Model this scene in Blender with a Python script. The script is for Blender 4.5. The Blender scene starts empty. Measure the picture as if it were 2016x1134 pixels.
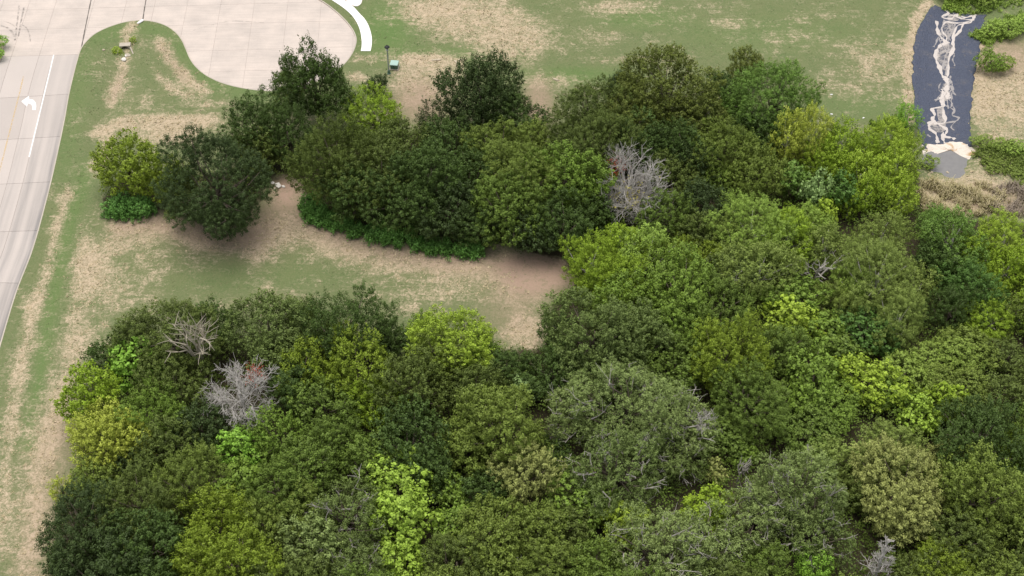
import bpy, math, random
import numpy as np
from mathutils import Vector, geometry
from mathutils.bvhtree import BVHTree

scene = bpy.context.scene
COL = scene.collection
R = math.radians

# ------------------------------------------------------------------ camera, sky, sun, exposure
CAM_H, PITCH, FPX, W0, H0 = 115.0, R(46.0), 2733.0, 2016.0, 1134.0
cd = bpy.data.cameras.new("camera")
cam = bpy.data.objects.new("camera", cd)
COL.objects.link(cam)
cam.location = (0, 0, CAM_H)
cam.rotation_euler = (R(90) - PITCH, 0, 0)
cd.sensor_fit = 'HORIZONTAL'
cd.sensor_width = 36.0
cd.lens = 36.0 * FPX / W0
cd.clip_start, cd.clip_end = 1.0, 3000.0
scene.camera = cam

SUN_EL, SUN_ROT = R(80), R(-35)          # high, a little behind the far side of the scene
world = bpy.data.worlds.new("World")
scene.world = world
world.use_nodes = True
nt = world.node_tree
nt.nodes.clear()
sky = nt.nodes.new('ShaderNodeTexSky')
sky.sky_type = 'NISHITA'
sky.sun_disc = False
sky.sun_elevation = SUN_EL
sky.sun_rotation = SUN_ROT
hsv = nt.nodes.new('ShaderNodeHueSaturation')
hsv.inputs['Saturation'].default_value = 0.25     # thin overcast
bg = nt.nodes.new('ShaderNodeBackground')
bg.inputs['Strength'].default_value = 0.085
wo = nt.nodes.new('ShaderNodeOutputWorld')
nt.links.new(sky.outputs[0], hsv.inputs['Color'])
nt.links.new(hsv.outputs[0], bg.inputs[0])
nt.links.new(bg.outputs[0], wo.inputs[0])

ld = bpy.data.lights.new("sun", 'SUN')
ld.energy = 1.5
ld.angle = R(45)
ld.color = (1.0, 0.95, 0.88)
sun = bpy.data.objects.new("sun", ld)
COL.objects.link(sun)
# direction towards the sun: Nishita rotation 0 is +Y, positive turns towards +X
sd = Vector((math.sin(SUN_ROT) * math.cos(SUN_EL), math.cos(SUN_ROT) * math.cos(SUN_EL), math.sin(SUN_EL)))
sun.rotation_euler = sd.to_track_quat('Z', 'Y').to_euler()
sun.location = sd * 300

scene.view_settings.view_transform = 'Standard'
scene.view_settings.look = 'None'
scene.view_settings.exposure = 1.12
scene.view_settings.gamma = 1.0
scene.view_settings.use_curve_mapping = False
scene.render.engine = 'CYCLES'
scene.cycles.max_bounces = 5
scene.cycles.diffuse_bounces = 2
scene.cycles.transmission_bounces = 4
scene.cycles.transparent_max_bounces = 6

# ------------------------------------------------------------------ surveying: sighting line -> point at height z
_f = np.array((0, math.cos(PITCH), -math.sin(PITCH)))
_u = np.array((0, math.sin(PITCH), math.cos(PITCH)))

def P(u, v, z=0.0):
    d = np.array((1.0, 0, 0)) * ((u - W0 / 2) / FPX) + _u * ((H0 / 2 - v) / FPX) + _f
    t = (z - CAM_H) / d[2]
    return Vector((d[0] * t, d[1] * t, z))

def PX(x, y, z=0.0):
    """world arrays -> sighting coordinates, used for reading the survey of the lawn"""
    px, py, pz = np.asarray(x, float), np.asarray(y, float), np.asarray(z, float) - CAM_H
    dep = py * _f[1] + pz * _f[2]
    return W0 / 2 + FPX * px / dep, H0 / 2 - FPX * (py * _u[1] + pz * _u[2]) / dep

def scale_at(v, z=0.0):
    p = P(W0 / 2, v, z)
    dep = p.y * _f[1] + (z - CAM_H) * _f[2]
    return FPX / dep, math.atan2(CAM_H - z, p.y)

def smooth(pts, n=6, closed=False):
    pts = [Vector(p) for p in pts]
    out = []
    m = len(pts)
    rng = range(m if closed else m - 1)
    for i in rng:
        if closed:
            a, b, c, d = pts[i - 1], pts[i], pts[(i + 1) % m], pts[(i + 2) % m]
        else:
            a, b, c, d = pts[max(i - 1, 0)], pts[i], pts[i + 1], pts[min(i + 2, m - 1)]
        for k in range(n):
            t = k / n
            out.append(0.5 * ((2 * b) + (c - a) * t + (2 * a - 5 * b + 4 * c - d) * t * t + (3 * b - a - 3 * c + d) * t ** 3))
    if not closed:
        out.append(pts[-1])
    return out

def pip(x, y, poly):
    """points in polygon, vectorised"""
    x, y = np.asarray(x), np.asarray(y)
    ins = np.zeros(x.shape, bool)
    n = len(poly)
    for i in range(n):
        x1, y1 = poly[i][0], poly[i][1]
        x2, y2 = poly[(i + 1) % n][0], poly[(i + 1) % n][1]
        if y1 == y2:
            continue
        c = ((y1 > y) != (y2 > y)) & (x < (x2 - x1) * (y - y1) / (y2 - y1) + x1)
        ins ^= c
    return ins

def segdist(x, y, line):
    d = np.full(np.shape(x), 1e9)
    for (x1, y1), (x2, y2) in zip(line[:-1], line[1:]):
        dx, dy = x2 - x1, y2 - y1
        t = np.clip(((x - x1) * dx + (y - y1) * dy) / (dx * dx + dy * dy + 1e-9), 0, 1)
        d = np.minimum(d, np.hypot(x - x1 - t * dx, y - y1 - t * dy))
    return d

# ------------------------------------------------------------------ mesh helpers
def mesh_np(name, verts, faces_flat, loops_per_face, attrs=None, mat=None, smooth_shade=False):
    me = bpy.data.meshes.new(name)
    nv, nf = len(verts), len(faces_flat) // loops_per_face
    me.vertices.add(nv)
    me.vertices.foreach_set('co', np.ascontiguousarray(verts, np.float32).ravel())
    me.loops.add(len(faces_flat))
    me.loops.foreach_set('vertex_index', np.ascontiguousarray(faces_flat, np.int32))
    me.polygons.add(nf)
    me.polygons.foreach_set('loop_start', np.arange(0, nf * loops_per_face, loops_per_face, dtype=np.int32))
    if smooth_shade:
        me.polygons.foreach_set('use_smooth', np.ones(nf, bool))
    for k, a in (attrs or {}).items():
        at = me.attributes.new(k, 'FLOAT', 'POINT')
        at.data.foreach_set('value', np.ascontiguousarray(a, np.float32))
    me.update(calc_edges=True)
    if mat:
        me.materials.append(mat)
    return me

class MB:
    """collects polygons and links them as one mesh object"""
    def __init__(self):
        self.v, self.f = [], []
    def poly(self, pts):
        i = len(self.v)
        self.v += [tuple(p) for p in pts]
        self.f.append(list(range(i, i + len(pts))))
    def prism(self, pts, z0, z1):
        n = len(pts)
        i = len(self.v)
        self.v += [(p[0], p[1], z0) for p in pts] + [(p[0], p[1], z1) for p in pts]
        self.f.append(list(range(i + n, i + 2 * n)))
        self.f.append(list(range(i + n - 1, i - 1, -1)))
        for k in range(n):
            m = (k + 1) % n
            self.f.append([i + k, i + m, i + n + m, i + n + k])
    def box(self, c, s, rz=0.0, taper=1.0):
        cx, cy, cz = c
        pts = []
        for sz, tp in ((-1, 1.0), (1, taper)):
            for sx, sy in ((-1, -1), (1, -1), (1, 1), (-1, 1)):
                x, y = sx * s[0] / 2 * tp, sy * s[1] / 2 * tp
                pts.append((cx + x * math.cos(rz) - y * math.sin(rz), cy + x * math.sin(rz) + y * math.cos(rz), cz + sz * s[2] / 2))
        i = len(self.v)
        self.v += pts
        for q in ((3, 2, 1, 0), (4, 5, 6, 7), (0, 1, 5, 4), (1, 2, 6, 5), (2, 3, 7, 6), (3, 0, 4, 7)):
            self.f.append([i + k for k in q])
    def tube(self, pts, radii, n=6, cap=True):
        pts = [Vector(p) for p in pts]
        i0 = len(self.v)
        for k, p in enumerate(pts):
            d = (pts[min(k + 1, len(pts) - 1)] - pts[max(k - 1, 0)])
            if d.length < 1e-6:
                d = Vector((0, 0, 1))
            d.normalize()
            a = d.cross(Vector((0.31, 0.87, 0.13)))
            if a.length < 1e-3:
                a = d.cross(Vector((1, 0, 0)))
            a.normalize()
            b = d.cross(a)
            for j in range(n):
                t = 2 * math.pi * j / n
                self.v.append(tuple(p + (a * math.cos(t) + b * math.sin(t)) * radii[k]))
        for k in range(len(pts) - 1):
            for j in range(n):
                m = (j + 1) % n
                self.f.append([i0 + k * n + j, i0 + k * n + m, i0 + (k + 1) * n + m, i0 + (k + 1) * n + j])
        if cap:
            self.f.append([i0 + j for j in range(n)][::-1])
            self.f.append([i0 + (len(pts) - 1) * n + j for j in range(n)])
    def lathe(self, c, prof, n=14):
        i0 = len(self.v)
        for r, z in prof:
            for j in range(n):
                t = 2 * math.pi * j / n
                self.v.append((c[0] + r * math.cos(t), c[1] + r * math.sin(t), c[2] + z))
        for k in range(len(prof) - 1):
            for j in range(n):
                m = (j + 1) % n
                self.f.append([i0 + k * n + j, i0 + k * n + m, i0 + (k + 1) * n + m, i0 + (k + 1) * n + j])
        self.f.append([i0 + j for j in range(n)][::-1])
        self.f.append([i0 + (len(prof) - 1) * n + j for j in range(n)])
    def mesh(self, name, mat=None, sm=False):
        me = bpy.data.meshes.new(name)
        me.from_pydata(self.v, [], self.f)
        if mat:
            me.materials.append(mat)
        if sm:
            for p in me.polygons:
                p.use_smooth = True
        me.update()
        return me
    def obj(self, name, mat=None, parent=None, sm=False):
        return link(name, self.mesh(name, mat, sm), parent)

def link(name, me, parent=None):
    o = bpy.data.objects.new(name, me)
    COL.objects.link(o)
    if parent is not None:
        o.parent = parent
    return o

def tag(o, label=None, cat=None, group=None, kind=None):
    if label:
        o['label'] = label
    if cat:
        o['category'] = cat
    if group:
        o['group'] = group
    if kind:
        o['kind'] = kind
    return o

def thing(name, label, cat, loc=(0, 0, 0), rz=0.0, group=None):
    o = link(name, None)
    o.location = loc
    o.rotation_euler = (0, 0, rz)
    o.empty_display_size = 0.5
    return tag(o, label, cat, group)

# ------------------------------------------------------------------ materials
def lin(c):
    return tuple(((x / 255) / 12.92 if x / 255 <= 0.04045 else ((x / 255 + 0.055) / 1.055) ** 2.4) for x in c)

class NT:
    def __init__(self, name):
        self.m = bpy.data.materials.new(name)
        self.m.use_nodes = True
        self.t = self.m.node_tree
        self.t.nodes.clear()
        self.out = self.n('ShaderNodeOutputMaterial')
    def n(self, ty, **kw):
        x = self.t.nodes.new(ty)
        for k, v in kw.items():
            setattr(x, k, v)
        return x
    def l(self, a, b):
        self.t.links.new(a, b)
    def val(self, x, sock):
        if isinstance(x, (int, float)):
            sock.default_value = x
        elif isinstance(x, (tuple, list)):
            sock.default_value = tuple(x) + ((1.0,) if len(x) == 3 and len(sock.default_value) == 4 else ())
        else:
            self.l(x, sock)
    def math(self, op, a, b=0.0, c=0.0, clamp=False):
        x = self.n('ShaderNodeMath', operation=op, use_clamp=clamp)
        for i, q in enumerate((a, b, c)):
            self.val(q, x.inputs[i])
        return x.outputs[0]
    def mix(self, fac, a, b, blend='MIX'):
        x = self.n('ShaderNodeMix', data_type='RGBA', blend_type=blend)
        self.val(fac, x.inputs[0])
        self.val(a, x.inputs[6])
        self.val(b, x.inputs[7])
        return x.outputs[2]
    def step(self, x, lo, hi, t0=0.0, t1=1.0):
        m = self.n('ShaderNodeMapRange', interpolation_type='SMOOTHSTEP')
        self.val(x, m.inputs[0])
        for i, q in enumerate((lo, hi, t0, t1)):
            m.inputs[i + 1].default_value = q
        return m.outputs[0]
    def noise(self, scale, detail=3.0, dist=0.0, vec=None, rough=0.55, mapscale=None, rot=0.0, loc=(0, 0, 0)):
        x = self.n('ShaderNodeTexNoise')
        x.inputs['Scale'].default_value = scale
        x.inputs['Detail'].default_value = detail
        x.inputs['Distortion'].default_value = dist
        x.inputs['Roughness'].default_value = rough
        g = vec if vec is not None else self.geo()
        mp = self.n('ShaderNodeMapping')
        mp.inputs['Scale'].default_value = mapscale or (1, 1, 1)
        mp.inputs['Rotation'].default_value = (0, 0, rot)
        mp.inputs['Location'].default_value = loc
        self.l(g, mp.inputs[0])
        self.l(mp.outputs[0], x.inputs['Vector'])
        return x.outputs[0]
    def geo(self):
        if not hasattr(self, '_g'):
            self._g = self.n('ShaderNodeNewGeometry').outputs['Position']
        return self._g
    def attr(self, name):
        x = self.n('ShaderNodeAttribute', attribute_name=name)
        return x.outputs['Fac']
    def rnd(self):
        return self.n('ShaderNodeObjectInfo').outputs['Random']
    def bump(self, h, strength=0.5, dist=0.05):
        x = self.n('ShaderNodeBump')
        x.inputs['Strength'].default_value = strength
        x.inputs['Distance'].default_value = dist
        self.l(h, x.inputs['Height'])
        return x.outputs[0]
    def bsdf(self, col, rough=0.8, normal=None, spec=0.3, metal=0.0):
        x = self.n('ShaderNodeBsdfPrincipled')
        self.val(col, x.inputs['Base Color'])
        self.val(rough, x.inputs['Roughness'])
        x.inputs['Specular IOR Level'].default_value = spec
        x.inputs['Metallic'].default_value = metal
        if normal is not None:
            self.l(normal, x.inputs['Normal'])
        return x.outputs[0]
    def done(self, shader):
        self.l(shader, self.out.inputs[0])
        return self.m

def concrete(name, base, var=0.10, streak=0.0):
    k = NT(name)
    n1 = k.noise(0.35, 4)
    n2 = k.noise(6.0, 4)
    n3 = k.noise(1.0, 3, mapscale=(0.25, 3.0, 1), rot=R(9))
    r = k.rnd()
    f = k.math('ADD', k.math('MULTIPLY', k.math('SUBTRACT', n1, 0.5), 0.55), k.math('MULTIPLY', k.math('SUBTRACT', n2, 0.5), 0.25))
    f = k.math('ADD', f, k.math('MULTIPLY', k.math('SUBTRACT', r, 0.5), var * 2))
    f = k.math('ADD', f, k.math('MULTIPLY', k.math('SUBTRACT', n3, 0.5), streak))
    f = k.math('ADD', 1.0, f)
    c = k.mix(n1, base, tuple(b * q for b, q in zip(base, (0.97, 0.93, 0.90))))
    x = k.n('ShaderNodeVectorMath', operation='SCALE')
    k.l(c, x.inputs[0])
    k.l(f, x.inputs['Scale'])
    return k.done(k.bsdf(x.outputs[0], 0.85, k.bump(n2, 0.25, 0.01)))

def plain(name, col, rough=0.7, var=0.15, sc=4.0, metal=0.0, spec=0.3):
    k = NT(name)
    n = k.noise(sc, 4)
    c = k.mix(n, tuple(x * (1 - var) for x in col), tuple(min(1, x * (1 + var)) for x in col))
    return k.done(k.bsdf(c, rough, k.bump(n, 0.2, 0.02), spec, metal))

M = {}
M['concrete_pale'] = concrete('concrete_pale', (0.515, 0.455, 0.41), 0.03, 0.26)
M['concrete_kerb'] = concrete('concrete_kerb', (0.44, 0.40, 0.34), 0.03)
M['sidewalk'] = concrete('sidewalk_concrete', (0.86, 0.84, 0.83), 0.02)
M['pad'] = concrete('pad_concrete', (0.76, 0.70, 0.66), 0.02)
M['tar'] = plain('joint_tar', (0.45, 0.40, 0.36), 0.9)
M['open_joint'] = plain('open_joint_dirt', (0.13, 0.115, 0.10), 0.9)
M['headwall'] = plain('headwall_concrete', (0.42, 0.37, 0.30), 0.9, 0.25, 2.0)
M['white_paint'] = plain('white_paint', (0.72, 0.71, 0.69), 0.6, 0.14, 5)
M['stone_white'] = plain('white_stone', (0.70, 0.66, 0.60), 0.9, 0.3, 3)
M['stone_tan'] = plain('tan_stone', (0.45, 0.38, 0.28), 0.9, 0.3, 3)
M['pipe_dark'] = plain('pipe_dark', (0.03, 0.03, 0.03), 0.9)
M['metal_green'] = plain('green_enamel', (0.10, 0.17, 0.13), 0.5, 0.1, 3)
M['metal_teal_lit'] = plain('teal_enamel_lit_lid', (0.34, 0.47, 0.42), 0.5, 0.08, 3)  # lid colour paler than the cabinet: light on the box top painted in
M['lamp_black'] = plain('black_enamel', (0.02, 0.022, 0.022), 0.5, 0.1)
M['lamp_post'] = plain('weathered_post', (0.36, 0.41, 0.36), 0.6, 0.15)
M['lamp_glass'] = plain('lamp_glass', (0.60, 0.62, 0.58), 0.3, 0.05)
M['rope'] = plain('tyre_rubber_on_concrete', (0.2, 0.19, 0.18), 0.9)

def worn_concrete():
    """traffic lane: rubber-darkened wheel tracks follow the lane (uv: metres along, metres across)"""
    k = NT('concrete_worn')
    uv = k.n('ShaderNodeUVMap', uv_map='lane').outputs[0]
    sp = k.n('ShaderNodeSeparateXYZ')
    k.l(uv, sp.inputs[0])
    n1 = k.noise(0.30, 4)
    n2 = k.noise(7.0, 4)
    st = k.noise(1.0, 4, vec=uv, mapscale=(0.10, 2.6, 1))
    lat = sp.outputs[1]
    # wear: gutter stain next to the kerb, two wheel paths, pale lane centre
    def band(c, w):
        d = k.math('ABSOLUTE', k.math('SUBTRACT', lat, c))
        return k.step(d, w * 0.25, w, 1.0, 0.0)
    wear = k.math('ADD', k.math('MULTIPLY', band(0.3, 0.55), 0.9), k.math('MULTIPLY', band(1.2, 0.8), 0.40))
    wear = k.math('ADD', wear, k.math('MULTIPLY', band(2.9, 0.8), 0.45))
    wear = k.math('ADD', wear, k.math('MULTIPLY', band(5.0, 0.7), 0.30))
    wear = k.math('ADD', wear, k.math('MULTIPLY', band(4.2, 0.4), 0.15))
    along = k.step(sp.outputs[0], 4.0, 30.0, 0.35, 1.0)
    wear = k.math('MULTIPLY', k.math('MULTIPLY', wear, along), k.step(st, 0.25, 0.7, 0.35, 1.25))
    base = k.mix(n1, (0.51, 0.45, 0.41), (0.45, 0.40, 0.365))
    col = k.mix(k.math('MULTIPLY', wear, 0.75, clamp=True), base, (0.17, 0.165, 0.165))
    f = k.math('ADD', 0.90, k.math('MULTIPLY', n2, 0.14))
    f = k.math('ADD', f, k.math('MULTIPLY', k.math('SUBTRACT', k.rnd(), 0.5), 0.16))
    x = k.n('ShaderNodeVectorMath', operation='SCALE')
    k.l(col, x.inputs[0])
    k.l(f, x.inputs['Scale'])
    return k.done(k.bsdf(x.outputs[0], 0.85, k.bump(n2, 0.25, 0.01)))
M['concrete_worn'] = worn_concrete()

def patchy(name, col, col2, sc, lo, hi, alpha=1.0):
    """worn paint or a thin film: gaps where the noise falls low"""
    k = NT(name)
    n = k.noise(sc, 5, 0.6)
    b = k.bsdf(k.mix(k.noise(3, 3), col, col2), 0.8)
    t = k.n('ShaderNodeBsdfTransparent').outputs[0]
    x = k.n('ShaderNodeMixShader')
    k.l(k.math('MULTIPLY', k.step(n, lo, hi), alpha), x.inputs[0])
    k.l(t, x.inputs[1])
    k.l(b, x.inputs[2])
    return k.done(x.outputs[0])
M['yellow_paint'] = patchy('yellow_paint', (0.74, 0.55, 0.28), (0.68, 0.48, 0.24), 2.5, 0.25, 0.6, 0.5)
M['tyre_mark'] = patchy('tyre_mark', (0.12, 0.115, 0.11), (0.2, 0.19, 0.18), 1.2, 0.35, 0.75, 0.5)
M['film'] = patchy('sediment_film', (0.44, 0.40, 0.37), (0.58, 0.52, 0.47), 1.6, 0.30, 0.65, 0.65)

def ground_mat():
    k = NT('lawn')
    dry, bare, lush, floor, warm = (k.attr(a) for a in ('dry', 'bare', 'lush', 'floor', 'worms'))
    n1 = k.noise(0.16, 3)
    n2 = k.noise(1.15, 4, 1.6)
    n3 = k.noise(5.0, 4, 0.6)
    n4 = k.noise(1.0, 4, 0.8, mapscale=(0.22, 2.4, 1), rot=R(3))
    n5 = k.noise(0.55, 4, 0.8, loc=(31, 7, 0))
    c0 = lambda x: k.math('SUBTRACT', x, 0.5)
    v = k.math('ADD', dry, k.math('MULTIPLY', c0(n1), 1.1))
    v = k.math('ADD', v, k.math('MULTIPLY', c0(n5), 1.1))
    v = k.math('ADD', v, k.math('MULTIPLY', c0(n2), 0.9))
    v = k.math('ADD', v, k.math('MULTIPLY', c0(n4), 0.6))
    v = k.math('ADD', v, k.math('MULTIPLY', c0(n3), 0.4))
    f = k.step(v, -0.05, 1.15)
    ridge = k.step(k.math('ABSOLUTE', k.math('SUBTRACT', k.noise(1.5, 3, 2.2, loc=(5, 9, 0)), 0.5)), 0.0, 0.07, 1.0, 0.0)
    f = k.math('ADD', f, k.math('MULTIPLY', ridge, k.math('MULTIPLY', k.step(v, 0.05, 0.6), 0.55)), clamp=True)
    g = k.mix(k.step(n5, 0.3, 0.7), GREEN_A, GREEN_B)
    g = k.mix(k.math('MULTIPLY', k.step(n3, 0.35, 0.75), 0.6), g, GREEN_C)
    g = k.mix(lush, g, GREEN_L)
    t = k.mix(k.step(n2, 0.35, 0.68), DRY_A, DRY_B)
    t = k.mix(k.math('MULTIPLY', k.step(n3, 0.45, 0.75), 0.6), t, DRY_C)
    t = k.mix(k.math('MULTIPLY', ridge, 0.5), t, DRY_C)
    c = k.mix(f, g, t)
    bf = k.math('MULTIPLY', bare, k.step(k.math('ADD', n2, k.math('MULTIPLY', c0(n3), 0.5)), 0.22, 0.55, 0.5, 1.0))
    c = k.mix(bf, c, k.mix(n3, BARE_A, BARE_B))
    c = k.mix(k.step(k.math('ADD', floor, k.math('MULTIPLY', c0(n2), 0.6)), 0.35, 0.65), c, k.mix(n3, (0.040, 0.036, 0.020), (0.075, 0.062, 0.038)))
    h = k.math('ADD', k.math('MULTIPLY', n2, 0.7), k.math('MULTIPLY', n3, 0.5))
    return k.done(k.bsdf(c, 0.95, k.bump(h, 0.6, 0.12), 0.1))
GREEN_A, GREEN_B, GREEN_C, GREEN_L = (0.140, 0.165, 0.072), (0.112, 0.150, 0.060), (0.20, 0.195, 0.105), (0.095, 0.180, 0.045)
DRY_A, DRY_B, DRY_C = (0.27, 0.222, 0.142), (0.42, 0.33, 0.225), (0.57, 0.46, 0.33)
BARE_A, BARE_B = (0.30, 0.205, 0.152), (0.39, 0.285, 0.215)
M['ground'] = ground_mat()

def leaf_mat(name, srgb, gain=1.02, spread=0.55, warmth=0.25):
    b = np.array(lin(srgb)) * gain
    k = NT('leaf_' + name)
    t = k.attr('tint')
    r = k.rnd()
    dark = tuple(b * (1 - spread))
    light = tuple(np.minimum(b * (1 + spread) + np.array((0.012, 0.010, 0.0)) * warmth, 1.0))
    c = k.mix(t, dark, light)
    c = k.mix(k.math('MULTIPLY', r, 0.10), c, tuple(b * np.array((1.25, 1.08, 0.7))))
    d = k.bsdf(c, 0.55, None, 0.25)
    tr = k.n('ShaderNodeBsdfTranslucent')
    k.val(k.mix(0.5, c, tuple(np.minimum(b * np.array((1.3, 1.4, 0.6)), 1))), tr.inputs[0])
    x = k.n('ShaderNodeMixShader')
    x.inputs[0].default_value = 0.16
    k.l(d, x.inputs[1])
    k.l(tr.outputs[0], x.inputs[2])
    return k.done(x.outputs[0])

TONES = dict(
    vdark=(60, 76, 38), dark=(70, 90, 40), dolive=(88, 102, 46), brown=(94, 104, 44), olive=(106, 122, 52),
    mid=(94, 114, 46), green=(106, 130, 50), rich=(100, 128, 56), deep=(80, 110, 48), vivid=(124, 162, 60),
    lime=(142, 164, 56), brightlime=(138, 164, 62), ygreen=(126, 150, 44), yolive=(116, 134, 42), yellow=(164, 174, 74),
    tan=(142, 148, 84), tanolive=(120, 136, 66), grey=(118, 134, 76), dgrey=(96, 112, 58), teal=(124, 148, 88),
    willow=(128, 152, 46), lightolive=(132, 156, 68), weed=(96, 138, 64), herb=(122, 142, 62), rust=(150, 66, 46), gold=(186, 178, 84))
for _n, _c in TONES.items():
    M['leaf_' + _n] = leaf_mat(_n, _c)

def bark(name, a, b):
    k = NT(name)
    n = k.noise(3.0, 4, mapscale=(1, 1, 0.3))
    return k.done(k.bsdf(k.mix(n, a, b), 0.9, k.bump(n, 0.5, 0.03), 0.1))
M['bark'] = bark('bark_brown', (0.09, 0.07, 0.055), (0.19, 0.155, 0.125))
M['bark_grey'] = bark('bark_grey', (0.28, 0.255, 0.225), (0.46, 0.43, 0.39))
M['bark_dead'] = bark('bark_dead', (0.30, 0.275, 0.25), (0.56, 0.53, 0.49))
M['bark_pale'] = bark('bark_pale', (0.34, 0.30, 0.23), (0.52, 0.46, 0.36))
# ------------------------------------------------------------------ road outline (surveyed along the kerb)
def PP(pts, z=0.0):
    return [P(u, v, z) for u, v in pts]

kerb_main = [(-110, 1040), (-75, 935), (-36, 810), (0, 688), (33, 578), (67, 488), (97, 378), (115, 300), (128, 238), (137, 187), (148, 140), (157, 107)]
kerb_nose = [(157, 107), (162, 95), (172, 82), (188, 68), (212, 56), (243, 46), (272, 42), (300, 44), (326, 52), (345, 65), (357, 80), (365, 97), (373, 116),
             (385, 133), (407, 151), (440, 166), (482, 176), (530, 181), (580, 177), (630, 160), (668, 137), (691, 112), (702, 86), (699, 66), (684, 44),
             (660, 21), (630, 0), (590, -15), (545, -21), (500, -22), (450, -24), (400, -32), (345, -55), (310, -85)]
KM = smooth(PP(kerb_main), 6)
KN = smooth(PP(kerb_nose), 5)
road_outline = KM + KN[1:] + [P(-420, -85), P(-420, 1040)]

walk_in = [(560, -52), (600, -33), (632, -14), (651, 0), (675, 16), (691, 30), (702, 45), (709, 62), (712, 80), (712, 93), (710, 104)]
walk_out = [(572, -72), (618, -46), (652, -20), (676, 0), (695, 14), (708, 28), (719, 40), (727, 55), (732, 74), (732, 90), (729, 105)]
WI, WO = smooth(PP(walk_in), 4), smooth(PP(walk_out), 4)

mat_l = [(1838, 10), (1818, 38), (1804, 75), (1797, 112), (1797, 150), (1799, 200), (1803, 240), (1811, 268), (1820, 290)]
mat_r = [(1940, 30), (1936, 58), (1928, 95), (1922, 130), (1915, 170), (1912, 210), (1909, 240), (1911, 266), (1914, 288)]
ML, MR = smooth(PP(mat_l), 6), smooth(PP(mat_r), 6)
mat_poly = ML + MR[::-1]
pond_px = [(1816, 300), (1850, 290), (1890, 288), (1908, 308), (1907, 330), (1893, 350), (1868, 345), (1838, 336), (1819, 322)]
pond_poly = smooth(PP(pond_px), 4, True)
pond_c = sum(pond_poly, Vector()) / len(pond_poly)

KERB_TOP = 0.13
ditch = [tuple(P(u, v)[:2]) for u, v in ((245, 112), (240, 130), (230, 160), (215, 205), (195, 260), (165, 380))]
mat_axis = [tuple(((a + b) / 2)[:2]) for a, b in zip(ML, MR)]
mat_half = np.mean([(a - b).length / 2 for a, b in zip(ML, MR)])

def gz(x, y):
    x, y = np.asarray(x, float), np.asarray(y, float)
    z = KERB_TOP - 0.01 + 0 * x
    d = segdist(x, y, ditch)
    z -= 0.35 * np.exp(-(d / 1.5) ** 2)
    d = segdist(x, y, mat_axis)
    z -= 0.55 * np.clip(1 - (d / mat_half) ** 2, 0, 1)
    # broad, shallow unevenness that dies out at the kerbs
    kd = np.minimum(segdist(x, y, [tuple(p[:2]) for p in KM[::4]]), segdist(x, y, [tuple(p[:2]) for p in KN[::4]]))
    z += np.clip(kd / 6, 0, 1) * (0.10 * np.sin(x * 0.13 + 1.7) * np.cos(y * 0.11) + 0.05 * np.sin(x * 0.41 + y * 0.33))
    near = np.hypot(x - pond_c.x, y - pond_c.y) < 9
    if near.any():
        pp = [tuple(p_[:2]) for p_ in pond_poly]
        xn, yn = x[near], y[near]
        sd_ = segdist(xn, yn, pp + [pp[0]]) * np.where(pip(xn, yn, pp), 1, -1)
        sd_ = sd_ + .28 * np.sin(xn * 2.1) * np.sin(yn * 1.7) + .15 * np.sin(xn * 5 + yn * 4)
        w = np.clip((sd_ + 0.9) / 1.3, 0, 1)
        w = w * w * (3 - 2 * w)
        z[near] = z[near] * (1 - w) - 0.55 * w
    return z
def g1(x, y):
    return float(gz(np.array([x]), np.array([y]))[0])
def PG(u, v):
    p = P(u, v, 0.1)
    return Vector((p.x, p.y, g1(p.x, p.y)))

# ------------------------------------------------------------------ woodland extent (at ground level)
wood_px = [(205, 425), (250, 432), (310, 415), (350, 430), (440, 455), (490, 430), (525, 380), (540, 345), (585, 350), (600, 395), (630, 425), (720, 462), (830, 488), (920, 500), (980, 480), (1060, 505), (1110, 515), (1135, 560),
           (1085, 600), (1068, 690), (985, 690), (960, 710), (800, 700), (560, 665), (400, 680), (250, 710), (190, 735), (150, 810), (150, 950), (105, 1040), (92, 1140), (80, 1330), (2250, 1330), (2250, 470), (2016, 440),
           (1900, 432), (1820, 420), (1808, 330), (1795, 275), (1700, 285), (1600, 285), (1500, 285), (1400, 250), (1300, 262), (1150, 290), (1080, 300), (1000, 265), (900, 275), (820, 262), (760, 255), (700, 260), (560, 285), (450, 335), (340, 350), (240, 345), (200, 390)]
wood_poly = [tuple(P(u, v)[:2]) for u, v in wood_px]

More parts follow.
